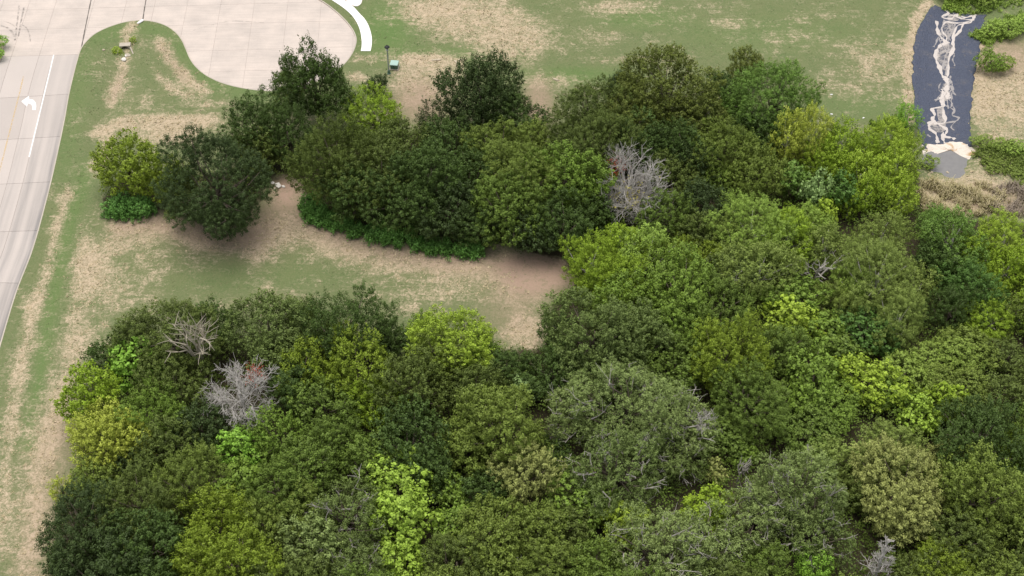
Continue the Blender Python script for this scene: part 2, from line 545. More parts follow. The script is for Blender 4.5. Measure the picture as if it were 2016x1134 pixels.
# ------------------------------------------------------------------ ground sheet
def build_ground():
    rs = np.random.RandomState(3)
    xs, ys = np.arange(-92, 92.1, 0.85), np.arange(52, 198, 0.85)
    gx, gy = np.meshgrid(xs, ys)
    gx, gy = (gx + rs.uniform(-.2, .2, gx.shape)).ravel(), (gy + rs.uniform(-.2, .2, gy.shape)).ravel()
    ro = [tuple(p[:2]) for p in road_outline]
    close = segdist(gx, gy, ro + [ro[0]]) < 0.45
    inside = pip(gx, gy, ro)
    k = ~(close | inside)
    pts = [Vector(q) for q in zip(gx[k], gy[k])]
    n0 = len(ro)
    far = []
    for rad in (250, 500, 1200):
        for a in range(24):
            far.append(Vector((rad * math.cos(a * math.pi / 12), 120 + rad * math.sin(a * math.pi / 12))))
    rim = []
    for a in np.linspace(-1, 1, 14):
        rim += [Vector((a * 130, 20)), Vector((a * 130, 235))]
        rim += [Vector((-130, 127 + a * 100)), Vector((130, 127 + a * 100))]
    vs = [Vector(p) for p in ro] + pts + far + [p for p in rim if not pip(np.array([p.x]), np.array([p.y]), ro)[0]]
    v, e, f, *_ = geometry.delaunay_2d_cdt(vs, [(i, (i + 1) % n0) for i in range(n0)], [], 0, 1e-4)
    v = np.array([tuple(p) for p in v])
    f = np.array(f)
    c = v[f].mean(axis=1)
    f = f[~pip(c[:, 0], c[:, 1], ro)]
    z = gz(v[:, 0], v[:, 1])
    onkerb = segdist(v[:, 0], v[:, 1], ro) < 0.02
    z[onkerb] = KERB_TOP - 0.01
    U, V = PX(v[:, 0], v[:, 1])
    dry = np.full(len(v), -0.02)
    bare, lush, floor, worms = (np.zeros(len(v)) for _ in range(4))
    def line(a, pts, w, s, soft=1.6):
        d = segdist(U, V, pts)
        np.add(a, s * np.exp(-np.clip(d / w, 0, 30) ** 2 / soft), out=a)
    def blob(a, u, v_, ru, rv, s, rot=0.0):
        c_, s_ = math.cos(rot), math.sin(rot)
        du, dv = U - u, V - v_
        q = ((du * c_ + dv * s_) / ru) ** 2 + ((-du * s_ + dv * c_) / rv) ** 2
        np.add(a, s * np.exp(-np.clip(q, 0, 30) ** 1.5), out=a)
    # verge beside the road
    line(dry, [(135, 378), (118, 430), (103, 500), (85, 560), (62, 625), (45, 700), (28, 790), (16, 880), (6, 980), (0, 1080)], 10, 0.62)
    line(dry, [(168, 520), (152, 600), (148, 680), (140, 750), (118, 820), (85, 900), (75, 1000), (60, 1134)], 17, 0.38)
    line(lush, [(172, 330), (155, 385), (135, 450), (120, 520), (103, 600), (90, 680), (72, 780), (58, 880)], 13, 0.45)
    line(dry, [(172, 330), (155, 385), (135, 450), (120, 520), (103, 600), (90, 680), (72, 780)], 12, -0.25)
    line(dry, [(110, 720), (90, 820), (60, 950), (45, 1134)], 26, 0.22)
    line(bare, [(130, 850), (100, 960), (70, 1134)], 40, 0.35)
    line(dry, [(150, 430), (170, 480), (190, 560)], 22, 0.3)
    line(dry, [(112, 780), (95, 900)], 8, 0.25)
    line(dry, [(130, 700), (70, 900), (40, 1134)], 70, 0.16)
    blob(dry, 620, 540, 420, 70, 0.12)
    # west edge, nose, culvert ditch
    line(lush, [(165, 115), (152, 180), (140, 260), (128, 340)], 20, 0.25)
    line(lush, [(190, 75), (270, 52), (340, 72), (372, 130), (420, 170), (540, 195)], 14, 0.35)
    line(dry, [(262, 50), (247, 72), (250, 90)], 9, 0.8)
    line(dry, [(243, 118), (238, 140), (228, 170), (216, 200)], 8, 0.75)
    line(bare, [(240, 140), (222, 190)], 6, 0.4)
    line(dry, [(318, 92), (345, 130), (372, 160), (402, 178)], 11, 0.85)
    line(bare, [(318, 92), (345, 130), (365, 155)], 8, 0.35)
    line(dry, [(305, 140), (330, 172), (370, 190)], 8, 0.6)
    blob(dry, 340, 240, 110, 17, 0.95, -0.03)
    blob(dry, 340, 268, 70, 20, 0.85)
    line(dry, [(190, 258), (250, 240)], 10, 0.6)
    line(dry, [(215, 275), (185, 330)], 12, 0.8)
    blob(dry, 260, 200, 60, 30, 0.25)
    blob(dry, 420, 205, 60, 8, 0.5)
    # clearing
    blob(dry, 240, 520, 85, 80, 0.25)
    blob(dry, 190, 600, 50, 90, 0.32)
    blob(dry, 330, 480, 120, 45, 0.2)
    line(dry, [(235, 447), (300, 440), (340, 450), (400, 475), (480, 478), (560, 440)], 18, 0.6)
    line(bare, [(240, 445), (330, 438), (440, 470), (490, 468), (540, 410), (560, 375)], 22, 0.6)
    line(bare, [(565, 370), (600, 430), (700, 475), (800, 500), (900, 518), (1000, 520), (1080, 530)], 22, 0.65)
    line(dry, [(500, 490), (600, 450), (700, 500), (850, 520), (1000, 540)], 26, 0.55)
    blob(bare, 1065, 545, 80, 40, 1.0)
    blob(dry, 1030, 660, 50, 45, 0.85)
    blob(dry, 960, 580, 130, 22, 0.30)
    blob(bare, 1010, 610, 70, 60, 0.40)
    blob(lush, 520, 550, 170, 26, 0.12)
    blob(dry, 560, 550, 200, 26, -0.12)
    blob(dry, 850, 590, 100, 40, 0.20)
    # lawn beyond the wood
    blob(lush, 760, 60, 60, 60, 0.55)
    blob(lush, 880, 110, 90, 20, 0.3)
    blob(dry, 930, 45, 160, 60, 0.62, 0.2)
    blob(dry, 1010, 80, 60, 40, 0.35)
    blob(dry, 880, 15, 90, 20, 0.30)
    line(dry, [(800, 118), (850, 117), (905, 124)], 7, 0.7)
    blob(dry, 840, 160, 75, 45, 0.65)
    blob(bare, 830, 200, 60, 45, 0.75)
    blob(bare, 1060, 205, 32, 50, 0.75)
    blob(dry, 700, 155, 25, 14, 0.75)
    blob(dry, 720, 118, 60, 12, 0.4)
    blob(dry, 1080, 160, 60, 16, 0.4)
    blob(lush, 1130, 150, 130, 18, 0.45)
    blob(lush, 1260, 35, 90, 25, 0.35)
    blob(dry, 1230, 15, 100, 14, 0.45)
    blob(dry, 1240, 120, 120, 9, 0.45)
    blob(dry, 1180, 70, 60, 20, 0.35)
    blob(dry, 1450, 45, 50, 14, 0.4)
    blob(dry, 1590, 85, 120, 25, 0.22)
    blob(dry, 1650, 150, 90, 50, 0.28)
    blob(dry, 1740, 120, 60, 80, 0.30)
    blob(lush, 1500, 70, 180, 40, 0.22)
    blob(lush, 1690, 210, 90, 30, 0.25)
    line(dry, [(1826, 5), (1802, 45), (1790, 100), (1788, 190), (1792, 240)], 6, 1.2)
    # dry slope and bank beyond the mat
    blob(dry, 1985, 195, 75, 95, 0.85)
    blob(dry, 1930, 150, 20, 90, 0.6)
    blob(bare, 1985, 110, 60, 40, 0.6)
    blob(dry, 1890, 385, 120, 50, 0.8)
    blob(bare, 1960, 400, 80, 30, 0.6)
    blob(dry, 1960, 310, 60, 40, 0.30)
    blob(lush, 1975, 40, 70, 40, 0.2)
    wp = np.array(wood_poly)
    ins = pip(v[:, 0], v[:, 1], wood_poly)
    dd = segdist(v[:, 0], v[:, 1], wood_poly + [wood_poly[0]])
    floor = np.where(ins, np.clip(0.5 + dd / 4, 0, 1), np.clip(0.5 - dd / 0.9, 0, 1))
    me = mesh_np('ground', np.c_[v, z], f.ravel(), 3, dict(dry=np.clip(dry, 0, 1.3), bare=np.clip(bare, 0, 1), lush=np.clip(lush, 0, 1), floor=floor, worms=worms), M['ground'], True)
    o = tag(link('ground', me), 'mown grass verge and clearing with dry straw patches around the woodland', kind='structure')
    return v, z, dry, bare, floor
GV, GZ, GDRY, GBARE, GFLOOR = build_ground()

# ------------------------------------------------------------------ concrete road: base, slabs, kerb, markings
mb = MB()
mb.poly([(p[0], p[1], -0.04) for p in road_outline])
road = tag(mb.obj('road', M['tar']), 'pale concrete road and turning circle edged with a low kerb', kind='structure')

def clip_poly(poly, a, b, c):
    """keep the side a*x + b*y <= c"""
    out = []
    for i in range(len(poly)):
        p, q = poly[i], poly[(i + 1) % len(poly)]
        dp, dq = a * p[0] + b * p[1] - c, a * q[0] + b * q[1] - c
        if dp <= 0:
            out.append(p)
        if (dp < 0 < dq) or (dq < 0 < dp):
            t = dp / (dp - dq)
            out.append((p[0] + (q[0] - p[0]) * t, p[1] + (q[1] - p[1]) * t))
    return out
def area(poly):
    return 0.5 * sum(poly[i - 1][0] * poly[i][1] - poly[i][0] * poly[i - 1][1] for i in range(len(poly)))

# lane strip below the cross joint, slab by slab along the kerb
kerb_pts = np.array([tuple(p[:2]) for p in KM])[::-1]           # from the cross joint down the road
seg = np.r_[0, np.cumsum(np.hypot(*np.diff(kerb_pts, axis=0).T))]
def kerb_at(s):
    x, y = np.interp(s, seg, kerb_pts[:, 0]), np.interp(s, seg, kerb_pts[:, 1])
    x2, y2 = np.interp(s + 1.5, seg, kerb_pts[:, 0]), np.interp(s + 1.5, seg, kerb_pts[:, 1])
    x1, y1 = np.interp(s - 1.5, seg, kerb_pts[:, 0]), np.interp(s - 1.5, seg, kerb_pts[:, 1])
    d = math.hypot(x2 - x1, y2 - y1)
    return np.array((x, y)), np.array(((y2 - y1) / d, -(x2 - x1) / d))
def lane_pt(s, t):
    p, n = kerb_at(s)
    return p + n * t
if lane_pt(5, 5)[0] > lane_pt(5, 0)[0]:
    _k = kerb_at
    def kerb_at(s):
        p, n = _k(s)
        return p, -n
LANES = [0.0, 3.55, 5.5, 9.3, 13.1]
SL = 8.8
s0, j, GAP = 0.0, 0, 0.022
while s0 < seg[-1] - 1:
    s1 = min(s0 + SL, seg[-1])
    for a, b in zip(LANES[:-1], LANES[1:]):
        ss = np.linspace(s0 + GAP, s1 - GAP, 7)
        top, uv = [], []
        vs, fs = [], []
        for s in ss:
            for t in (a + GAP, b - GAP):
                q = lane_pt(s, t)
                vs.append((q[0], q[1], 0.0)); uv.append((s, t))
        for s in ss:
            for t in (a + GAP, b - GAP):
                q = lane_pt(s, t)
                vs.append((q[0], q[1], -0.15)); uv.append((s, t))
        n = len(ss)
        for i in range(n - 1):
            fs.append((2 * i, 2 * i + 2, 2 * i + 3, 2 * i + 1))
            for c0, c1 in ((2 * i, 2 * i + 2), (2 * i + 3, 2 * i + 1)):
                fs.append((c0, c0 + 2 * n, c1 + 2 * n, c1))
        fs.append((0, 1, 1 + 2 * n, 2 * n)); fs.append((2 * n - 1, 2 * n - 2, 4 * n - 2, 4 * n - 1))
        me = bpy.data.meshes.new('concrete_slab')
        me.from_pydata(vs, [], fs)
        ul = me.uv_layers.new(name='lane')
        for lp in me.loops:
            ul.data[lp.index].uv = uv[lp.vertex_index]
        me.materials.append(M['concrete_worn'] if s0 > 0.1 or a > 9 else M['concrete_worn'])
        link('concrete_slab', me, road)
    s0 = s1

# the junction, side street and turning circle: a grid of slabs cut to the outline
p0, n0 = kerb_at(0.0)
t0 = np.array((n0[1], -n0[0]))
if t0[1] < 0:
    t0 = -t0                                                    # up the main road
upper = [tuple(p[:2]) for p in KN] + [tuple(P(-420, -85)[:2]), tuple(p0 + n0 * 60)]
if area(upper) < 0:
    upper = upper[::-1]
us = [-13.1 * 4 + 0, -39.3, -26.2, -17.0, -13.1, -9.3, -5.5, -0.05, 4.6, 8.75, 13.4, 18.2, 23.0, 27.8, 32.6, 37.4, 42.2, 47.0]
ws = [0.0, 6.2, 11.0, 15.8, 20.6, 25.4, 30.2, 35.0]
ws = [-19.2, -14.4, -9.6, -4.8] + ws
for u0, u1 in zip(us[:-1], us[1:]):
    for w0, w1 in zip(ws[:-1], ws[1:]):
        pl = upper
        g = 0.012
        for a, b, c in ((-n0[0] * -1, -n0[1] * -1, 0),):
            pass
        ex, ey = -n0[0], -n0[1]                                 # to the right, across the road
        bx, by = p0[0] * ex + p0[1] * ey, p0[0] * t0[0] + p0[1] * t0[1]
        pl = clip_poly(pl, -ex, -ey, -(bx + u0 + g))
        pl = clip_poly(pl, ex, ey, bx + u1 - g) if pl else pl
        pl = clip_poly(pl, -t0[0], -t0[1], -(by + w0 + g)) if pl else pl
        pl = clip_poly(pl, t0[0], t0[1], by + w1 - g) if pl else pl
        if len(pl) >= 3 and abs(area(pl)) > 0.05:
            m = MB()
            m.prism(pl, -0.15, 0.0)
            m.obj('concrete_slab', M['concrete_pale'], road)
# two open, dirt-filled joints: continuation of the kerb line and across the mouth of the side street
for pts in (((158, 106), (165, 70), (173, 30), (181, -8)), ((281, 41), (284, 20), (288, -4), (292, -30))):
    c = smooth(PP(pts), 8)
    m = MB()
    rs = random.Random(5)
    L, Rr = [], []
    for i, p in enumerate(c):
        d = (c[min(i + 1, len(c) - 1)] - c[max(i - 1, 0)]).normalized()
        nn = Vector((-d.y, d.x, 0)) * (0.05 + 0.05 * rs.random())
        L.append(p + nn); Rr.append(p - nn)
    for i in range(len(c) - 1):
        m.poly([(q.x, q.y, 0.005) for q in (Rr[i], Rr[i + 1], L[i + 1], L[i])])
    m.obj('open_joint', M['open_joint'], road)

def ribbon(name, line, w0, w1, z0, z1, mat, parent):
    """a bar following a line, from w0 to w1 to its side, standing from z0 to z1"""
    n = len(line)
    m = MB()
    rows = []
    for i, p in enumerate(line):
        d = (line[min(i + 1, n - 1)] - line[max(i - 1, 0)])
        d.z = 0
        d.normalize()
        nn = Vector((-d.y, d.x, 0))
        a, b = p + nn * w0, p + nn * w1
        rows.append([(a.x, a.y, z0), (a.x, a.y, z1), (b.x, b.y, z1), (b.x, b.y, z0)])
    for i in range(n - 1):
        for k in range(3):
            m.poly([rows[i][k], rows[i][k + 1], rows[i + 1][k + 1], rows[i + 1][k]])
    m.poly(rows[0]); m.poly(rows[-1][::-1])
    return m.obj(name, mat, parent)
full = KM + KN[1:]
side = 1 if pip(np.array([full[10].x - 0.3]), np.array([full[10].y]), [tuple(p[:2]) for p in road_outline])[0] else -1
d_ = (full[11] - full[10]); nn_ = Vector((-d_.y, d_.x))
sg = 1 if nn_.x < 0 else -1
ribbon('kerb', full, sg * 0.004, sg * 0.15, -0.1, KERB_TOP, M['concrete_kerb'], road)

def flat(name, px, z, mat, parent, sm=0):
    pts = PP(px, z)
    m = MB()
    m.poly(pts)
    return m.obj(name, mat, parent)
flat('lane_line', [(56, 309), (104.5, 108), (107, 108), (58.6, 309)], 0.005, M['white_paint'], road)
yl = smooth(PP([(46, 150), (38, 185), (20, 255), (2, 325), (-30, 450), (-70, 610)], 0.005), 6)
ribbon('lane_line', yl, -0.09, 0.09, 0.001, 0.005, M['yellow_paint'], road)
arrow = smooth(PP([(58, 203), (62.5, 206), (64.5, 210), (64, 216)], .006), 4)
m = MB()
m.poly(PP([(42, 199.5), (57, 188.5), (57.5, 195), (65, 196), (69.8, 201), (71.4, 208), (70.6, 216.5), (63.5, 216.5), (63.8, 210), (61.5, 205.5), (55, 203.5), (53, 210)], 0.006))
m.obj('turn_arrow', M['white_paint'], road)
for pts, w in (([(30, 78), (33, 50), (37, 20), (38, 5)], 0.12), ([(36, 72), (41, 45), (47, 15)], 0.12), ([(0, 50), (15, 55), (25, 65), (30, 80)], 0.14), ([(42, 48), (52, 55), (58, 68), (60, 82)], 0.09), ([(8, 42), (22, 47), (33, 56)], 0.09),
               ([(380, 60), (450, 42), (520, 45)], 0.06)):
    ribbon('tyre_mark', smooth(PP(pts), 5), -w, w, 0.0005, 0.004, M['tyre_mark'], road)

# grass end of the median at the picture edge
med = smooth(PP([(-130, 40), (-60, 52), (-12, 66), (6, 82), (8, 97), (4, 115), (-12, 135), (-60, 150), (-130, 160)]), 5)
m = MB(); m.prism([tuple(p[:2]) for p in med][::-1] if area([tuple(p[:2]) for p in med]) < 0 else [tuple(p[:2]) for p in med], -0.02, 0.12)
island = tag(m.obj('median_island', M['concrete_kerb']), kind='structure')
cen = sum(med, Vector()) / len(med)
ins_ = [cen + (p - cen) * 0.985 for p in med]
m = MB(); m.prism([tuple(p[:2]) for p in ins_] if area([tuple(p[:2]) for p in ins_]) > 0 else [tuple(p[:2]) for p in ins_][::-1], 0.0, 0.16)
m.obj('soil', M['stone_tan'], island)

# ------------------------------------------------------------------ sidewalk and pad
WZ = KERB_TOP + 0.04
walk = thing('sidewalk', None, None)
tag(walk, 'curved white concrete footpath around the turning circle', kind='structure')
n = len(WI)
st = 3
for i in range(0, n - st, st):
    pts = [WI[i + k] for k in range(st + 1)] + [WO[i + k] for k in range(st, -1, -1)]
    q = [tuple(p[:2]) for p in pts]
    if area(q) < 0:
        q = q[::-1]
    c = np.mean(q, axis=0)
    q = [tuple(c + (np.array(p) - c) * 0.992) for p in q]
    m = MB(); m.prism(q, -0.05, WZ); m.obj('path_slab', M['sidewalk'], walk)
m = MB()
q = [tuple(p[:2]) for p in smooth(PP([(640, -50), (668, -14), (682, 3), (692, 11), (701, 14), (709, 11), (713, 3), (713, -15), (712, -50)]), 4)]
m.prism(q if area(q) > 0 else q[::-1], -0.05, WZ)
tag(m.obj('driveway', M['pad']), kind='structure')

# ------------------------------------------------------------------ erosion mat with sediment, sand bar and pond
n = len(ML)
vs, fs = [], []
rs = np.random.RandomState(8)
NX = 26
for i in range(n):
    for k in range(NX + 1):
        t = k / NX
        p = ML[i] * (1 - t) + MR[i] * t
        if k in (0, NX):
            p = p + Vector((rs.uniform(-.22, .22), 0, 0))
        vs.append((p.x, p.y, 0))
va = np.array(vs)
va[:, 2] = gz(va[:, 0], va[:, 1]) + 0.08 + 0.02 * np.sin(va[:, 0] * 3 + va[:, 1] * 2.3) + rs.uniform(-.015, .015, len(va))
fs = [((i + 1) * (NX + 1) + k, (i + 1) * (NX + 1) + k + 1, i * (NX + 1) + k + 1, i * (NX + 1) + k) for i in range(n - 1) for k in range(NX)]
def mat_cloth():
    k = NT('erosion_mat')
    n1, n2 = k.noise(0.5, 4), k.noise(4.0, 4, 0.5)
    w = k.n('ShaderNodeTexVoronoi')
    w.inputs['Scale'].default_value = 5.0
    k.l(k.geo(), w.inputs['Vector'])
    c = k.mix(n2, (0.044, 0.053, 0.082), (0.080, 0.092, 0.132))
    c = k.mix(k.math('MULTIPLY', k.step(n1, 0.5, 0.8), 0.35), c, (0.15, 0.14, 0.14))
    c = k.mix(k.math('MULTIPLY', k.step(k.noise(1.3, 4, 1.2), 0.58, 0.75), 0.45), c, (0.20, 0.17, 0.14))
    return k.done(k.bsdf(c, 0.75, k.bump(k.math('ADD', w.outputs['Distance'], k.math('MULTIPLY', k.noise(0.9, 3, 1.0, mapscale=(1, .4, 1)), 2.5)), 0.8, 0.12), 0.35))
M['mat'] = mat_cloth()
me = mesh_np('erosion_mat', va, np.array(fs).ravel(), 4, None, M['mat'], True)
emat = thing('erosion_mat', 'long dark blue-grey erosion mat running down to the small pond', 'erosion mat')
cloth = link('mat_cloth', me, emat)
sm_ = cloth.modifiers.new('thickness', 'SOLIDIFY'); sm_.thickness = 0.05; sm_.offset = -1
MATBVH = BVHTree.FromPolygons([tuple(p) for p in va], fs)
def mat_z(x, y):
    h = MATBVH.ray_cast(Vector((x, y, 20)), Vector((0, 0, -1)))
    return h[0].z if h[0] else g1(x, y) + 0.05
def sediment_mat(name, a, b):
    k = NT(name)
    n2 = k.noise(5.0, 4)
    return k.done(k.bsdf(k.mix(n2, a, b), 0.95, k.bump(n2, 0.5, 0.03), 0.1))
M['sediment'] = sediment_mat('sediment', (0.40, 0.36, 0.33), (0.64, 0.58, 0.54))
M['sediment_dull'] = sediment_mat('sediment_dull', (0.22, 0.21, 0.21), (0.38, 0.35, 0.34))
za = lambda L: [(1760 + x / 5.906, y / 5.906) for x, y in L]
zb = lambda L: [(1760 + x / 4.363, 180 + y / 4.363) for x, y in L]
streams = [(za([(590, 95), (640, 130), (560, 180), (680, 190), (720, 140), (800, 190), (930, 165), (900, 240), (820, 250), (780, 330), (720, 400), (690, 480), (705, 560), (650, 640), (635, 760), (630, 870)]), .16),
    (za([(500, 235), (510, 330), (540, 400), (600, 460), (640, 480), (550, 510), (500, 580), (500, 680), (540, 760), (570, 850), (630, 900), (625, 980), (600, 1060), (555, 1134)]), .24),
    (za([(690, 225), (600, 240), (560, 330), (620, 410), (600, 470)]), .13),
    (za([(720, 240), (700, 320), (640, 420), (640, 560), (600, 640), (575, 780)]), .12),
    (za([(810, 255), (740, 280), (690, 420), (700, 520), (650, 600)]), .13),
    (za([(560, 172), (690, 150), (830, 200), (925, 215), (780, 240), (600, 232)]), .14),
    (za([(740, 130), (840, 180), (960, 160)]), .13),
    (za([(640, 900), (650, 960), (690, 1000), (672, 1085), (640, 1115)]), .11),
    (za([(610, 890), (640, 950), (615, 1010), (635, 1070), (625, 1134)]), .28),
    (zb([(415, -40), (430, 0), (405, 60), (425, 110), (335, 135), (355, 185), (335, 225), (400, 270), (460, 315), (440, 365), (500, 378), (530, 395)]), .19),
    (zb([(430, 20), (425, 90), (430, 170), (440, 250), (325, 262), (305, 300), (360, 340), (380, 400), (370, 425)]), .19),
    (zb([(445, 105), (520, 150), (505, 190), (558, 220), (530, 245), (445, 252)]), .12),
    (zb([(535, 245), (495, 290), (525, 322)]), .08),
    (zb([(345, 62), (400, 50), (430, 70)]), .10),
    (zb([(430, 330), (425, 380), (445, 425)]), .17),
    (zb([(290, 358), (322, 376)]), .12),
    (zb([(360, 240), (300, 255), (315, 300)]), .14)]
rr = random.Random(4)
for k_ in range(16):                                            # thin threads wandering beside the main run
    v0 = rr.uniform(14, 230)
    u0 = np.interp(v0, (10, 60, 110, 150, 200, 260), (1878, 1868, 1866, 1868, 1858, 1852)) + rr.uniform(-14, 14)
    px_ = [(u0, v0)]
    for _ in range(5):
        px_.append((px_[-1][0] + rr.uniform(-6, 5), px_[-1][1] + rr.uniform(3, 10)))
    streams.append((px_, rr.uniform(.06, .11)))
for si, (px, w) in enumerate(streams):
    c = smooth(PP(px), 7)
    m = MB()
    rows = []
    ph_ = rr.uniform(0, 6)
    for i, p in enumerate(c):
        d = (c[min(i + 1, len(c) - 1)] - c[max(i - 1, 0)]); d.z = 0
        d.normalize()
        nn = Vector((-d.y, d.x, 0)) * w * (1.0 + .45 * math.sin(i * .55 + ph_) + .25 * math.sin(i * 1.3 + 2 * ph_))
        row = []
        for q, h in ((p + nn, 0.015), (p + nn * 0.3, 0.04), (p - nn * 0.6, 0.035), (p - nn, 0.015)):
            row.append((q.x, q.y, mat_z(q.x, q.y) + h))
        rows.append(row)
    for i in range(len(c) - 1):
        for k in range(3):
            m.poly([rows[i][k], rows[i][k + 1], rows[i + 1][k + 1], rows[i + 1][k]])
    m.obj('sediment_trail', M['sediment'] if w > .125 else M['sediment_dull'], emat)
for px in (za([(520, 500), (640, 490), (690, 520), (660, 640), (640, 780), (580, 790), (530, 720), (500, 620)]), za([(600, 250), (700, 240), (720, 330), (640, 420), (590, 380)]),
           zb([(370, 130), (430, 120), (450, 250), (430, 330), (330, 320), (310, 270), (390, 240)]), za([(580, 950), (640, 960), (630, 1134), (560, 1134)]), za([(640, 150), (720, 150), (760, 210), (640, 215)])):
    pts = smooth(PP(px), 4, True)
    cc = sum(pts, Vector()) / len(pts)
    m = MB()
    for i in range(len(pts)):
        a, b = pts[i], pts[(i + 1) % len(pts)]
        for f0, f1 in ((0, .5), (.5, 1)):
            q = [cc + (a - cc) * f1, cc + (b - cc) * f1] + ([cc + (b - cc) * f0, cc + (a - cc) * f0] if f0 else [cc])
            m.poly([(s.x, s.y, mat_z(s.x, s.y) + 0.03) for s in q])
    m.obj('sediment_film', M['film'], emat)

def mound(name, px, z0, h, mat, parent=None, sub=5, noise=0.04, seed=1):
    pts = smooth(PP(px), 4, True)
    cc = sum(pts, Vector()) / len(pts)
    rs = random.Random(seed)
    vs, fs = [], []
    for j in range(sub + 1):
        f = 1 - j / sub
        for p in pts:
            q = cc + (p - cc) * f
            zz = max(g1(q.x, q.y), mat_z(q.x, q.y) - .03 if z0 is None else -9)
            vs.append((q.x, q.y, zz + h * (1 - f ** 2) ** 0.6 + (rs.uniform(-noise, noise) if j else -0.05)))
    k = len(pts)
    for j in range(sub):
        for i in range(k):
            fs.append((j * k + i, j * k + (i + 1) % k, (j + 1) * k + (i + 1) % k, (j + 1) * k + i))
    me = bpy.data.meshes.new(name)
    me.from_pydata(vs, [], fs)
    me.materials.append(mat)
    return link(name, me, parent)
def sand_mat():
    k = NT('sand')
    n1, n2 = k.noise(0.7, 4, 1.0), k.noise(6, 4)
    c = k.mix(n2, (0.56, 0.48, 0.40), (0.76, 0.69, 0.62))
    c = k.mix(k.step(n1, 0.5, 0.68), c, (0.46, 0.31, 0.17))
    return k.done(k.bsdf(c, 0.95, k.bump(n2, 0.5, 0.04), 0.1))
M['sand'] = sand_mat()
m1 = mound('sand_bar', zb([(240, 470), (262, 435), (320, 430), (400, 424), (470, 405), (560, 405), (640, 435), (690, 480), (728, 525), (700, 560), (655, 575), (625, 540), (590, 495), (530, 462), (460, 480), (400, 490), (340, 520), (270, 540)]), None, 0.12, M['sand'], noise=.03)
tag(m1, 'pale sand washed out at the foot of the mat', kind='structure')
WATER_Z = -0.44
k = NT('pond_water')
n_ = k.noise(1.5, 3)
M['water'] = k.done(k.bsdf(k.mix(n_, (0.17, 0.165, 0.165), (0.23, 0.22, 0.21)), 0.12, k.bump(n_, 0.05, 0.05), 0.5))
m = MB()
m.poly([(pond_c.x + (p.x - pond_c.x) * 1.04, pond_c.y + (p.y - pond_c.y) * 1.04, WATER_Z) for p in pond_poly])
tag(m.obj('pond', M['water']), 'small grey pond below the erosion mat', kind='structure')

# ------------------------------------------------------------------ stones
def stone(name, label, u, v, size, mat, flat_=0.6, seed=0, cat='rock', group=None, z=None):
    p = PG(u, v)
    rs = random.Random(seed)
    m = MB()
    rings, seg_ = 5, 9
    vs = []
    ph = [rs.uniform(.75, 1.2) for _ in range(seg_)]
    for i in range(rings + 1):
        a = math.pi * i / rings
        for j in range(seg_):
            b = 2 * math.pi * j / seg_
            r = ph[j] * rs.uniform(.88, 1.08)
            vs.append((size[0] / 2 * r * math.sin(a) * math.cos(b), size[1] / 2 * r * math.sin(a) * math.sin(b), size[2] / 2 * math.cos(a) * rs.uniform(.9, 1.05)))
    fs = [(i * seg_ + j, (i + 1) * seg_ + j, (i + 1) * seg_ + (j + 1) % seg_, i * seg_ + (j + 1) % seg_) for i in range(rings) for j in range(seg_)]
    m.v, m.f = vs, fs
    o = m.obj(name, mat)
    o.location = (p.x, p.y, (p.z if z is None else z) + size[2] * 0.28)
    o.rotation_euler = (0, 0, rs.uniform(0, 6))
    return tag(o, label, cat, group)
stone('white_rock', 'white rock lying in the ditch below the culvert mouth', 243, 114, (0.9, 0.7, 0.5), M['stone_white'], seed=1)
stone('white_rock', 'smaller white rock just above the big one below the culvert', 247, 107, (0.4, 0.4, 0.3), M['stone_white'], seed=21)
stone('concrete_lump', 'white concrete lump on the kerb at the tip of the grass nose', 277, 44, (1.15, 0.5, 0.35), M['sidewalk'], seed=2, cat='concrete lump')
stone('pale_rock', 'tiny pale rock in the grass left of the culvert weeds', 204, 99, (0.45, 0.4, 0.25), M['stone_tan'], seed=3)
for i, (u, v, s, lb) in enumerate(((548, 366, 1.1, 'white'), (537, 361, 0.7, 'whitish'), (558, 368, 0.6, 'small white'), (541, 371, 0.5, 'tan'))):
    stone('pale_rock', ['largest white rock of the heap under the tree at the clearing gap', 'pale rock on the left of the heap at the clearing gap', 'small white rock on the right of the heap at the clearing gap', 'tan rock at the front of the heap at the clearing gap'][i], u, v, (s, s * .7, s * .5), M['stone_white' if i < 3 else 'stone_tan'], seed=30 + i, group='rocks heaped at the clearing gap')
for i, (u, v) in enumerate(((1637, 186), (1637, 225), (1700, 232))):
    stone('white_litter', ['white scrap alone on the lawn right of the rich green round tree', 'white scrap on the lawn just above the yellow willow', 'white scrap on the lawn between the yellow willow and the mat'][i], u, v, (0.36, 0.3, 0.14), M['white_paint'], seed=40 + i, cat='litter', group='white scraps on the lawn')
stone('dark_rock', 'dark pale-topped rock at the left rim of the pond', 1837, 325, (0.6, 0.4, 0.35), M['headwall'], seed=50)
stone('dark_rock', 'small pale rock at the lower rim of the pond by the reeds', 1867, 333, (0.5, 0.35, 0.3), M['stone_tan'], seed=51)
stone('pale_rock', 'pale rock on the bank left below the pond', 1835, 337, (0.5, 0.4, 0.3), M['stone_tan'], seed=52)
for i, (u, v) in enumerate(((858, 119), (898, 122), (907, 118), (1094, 157))):
    stone('limestone_chunk', ['flat pale limestone chunk on the soil right of the green utility box', 'pale limestone chunk above the tall dark tree', 'pale limestone chunk at the bare patch edge near the dark tree', 'flat pale limestone chunk left of the brown-olive dome tree'][i], u, v, ((1.6, 1.1, .8, 1.2)[i], .4, .2), M['stone_tan'], seed=60 + i)

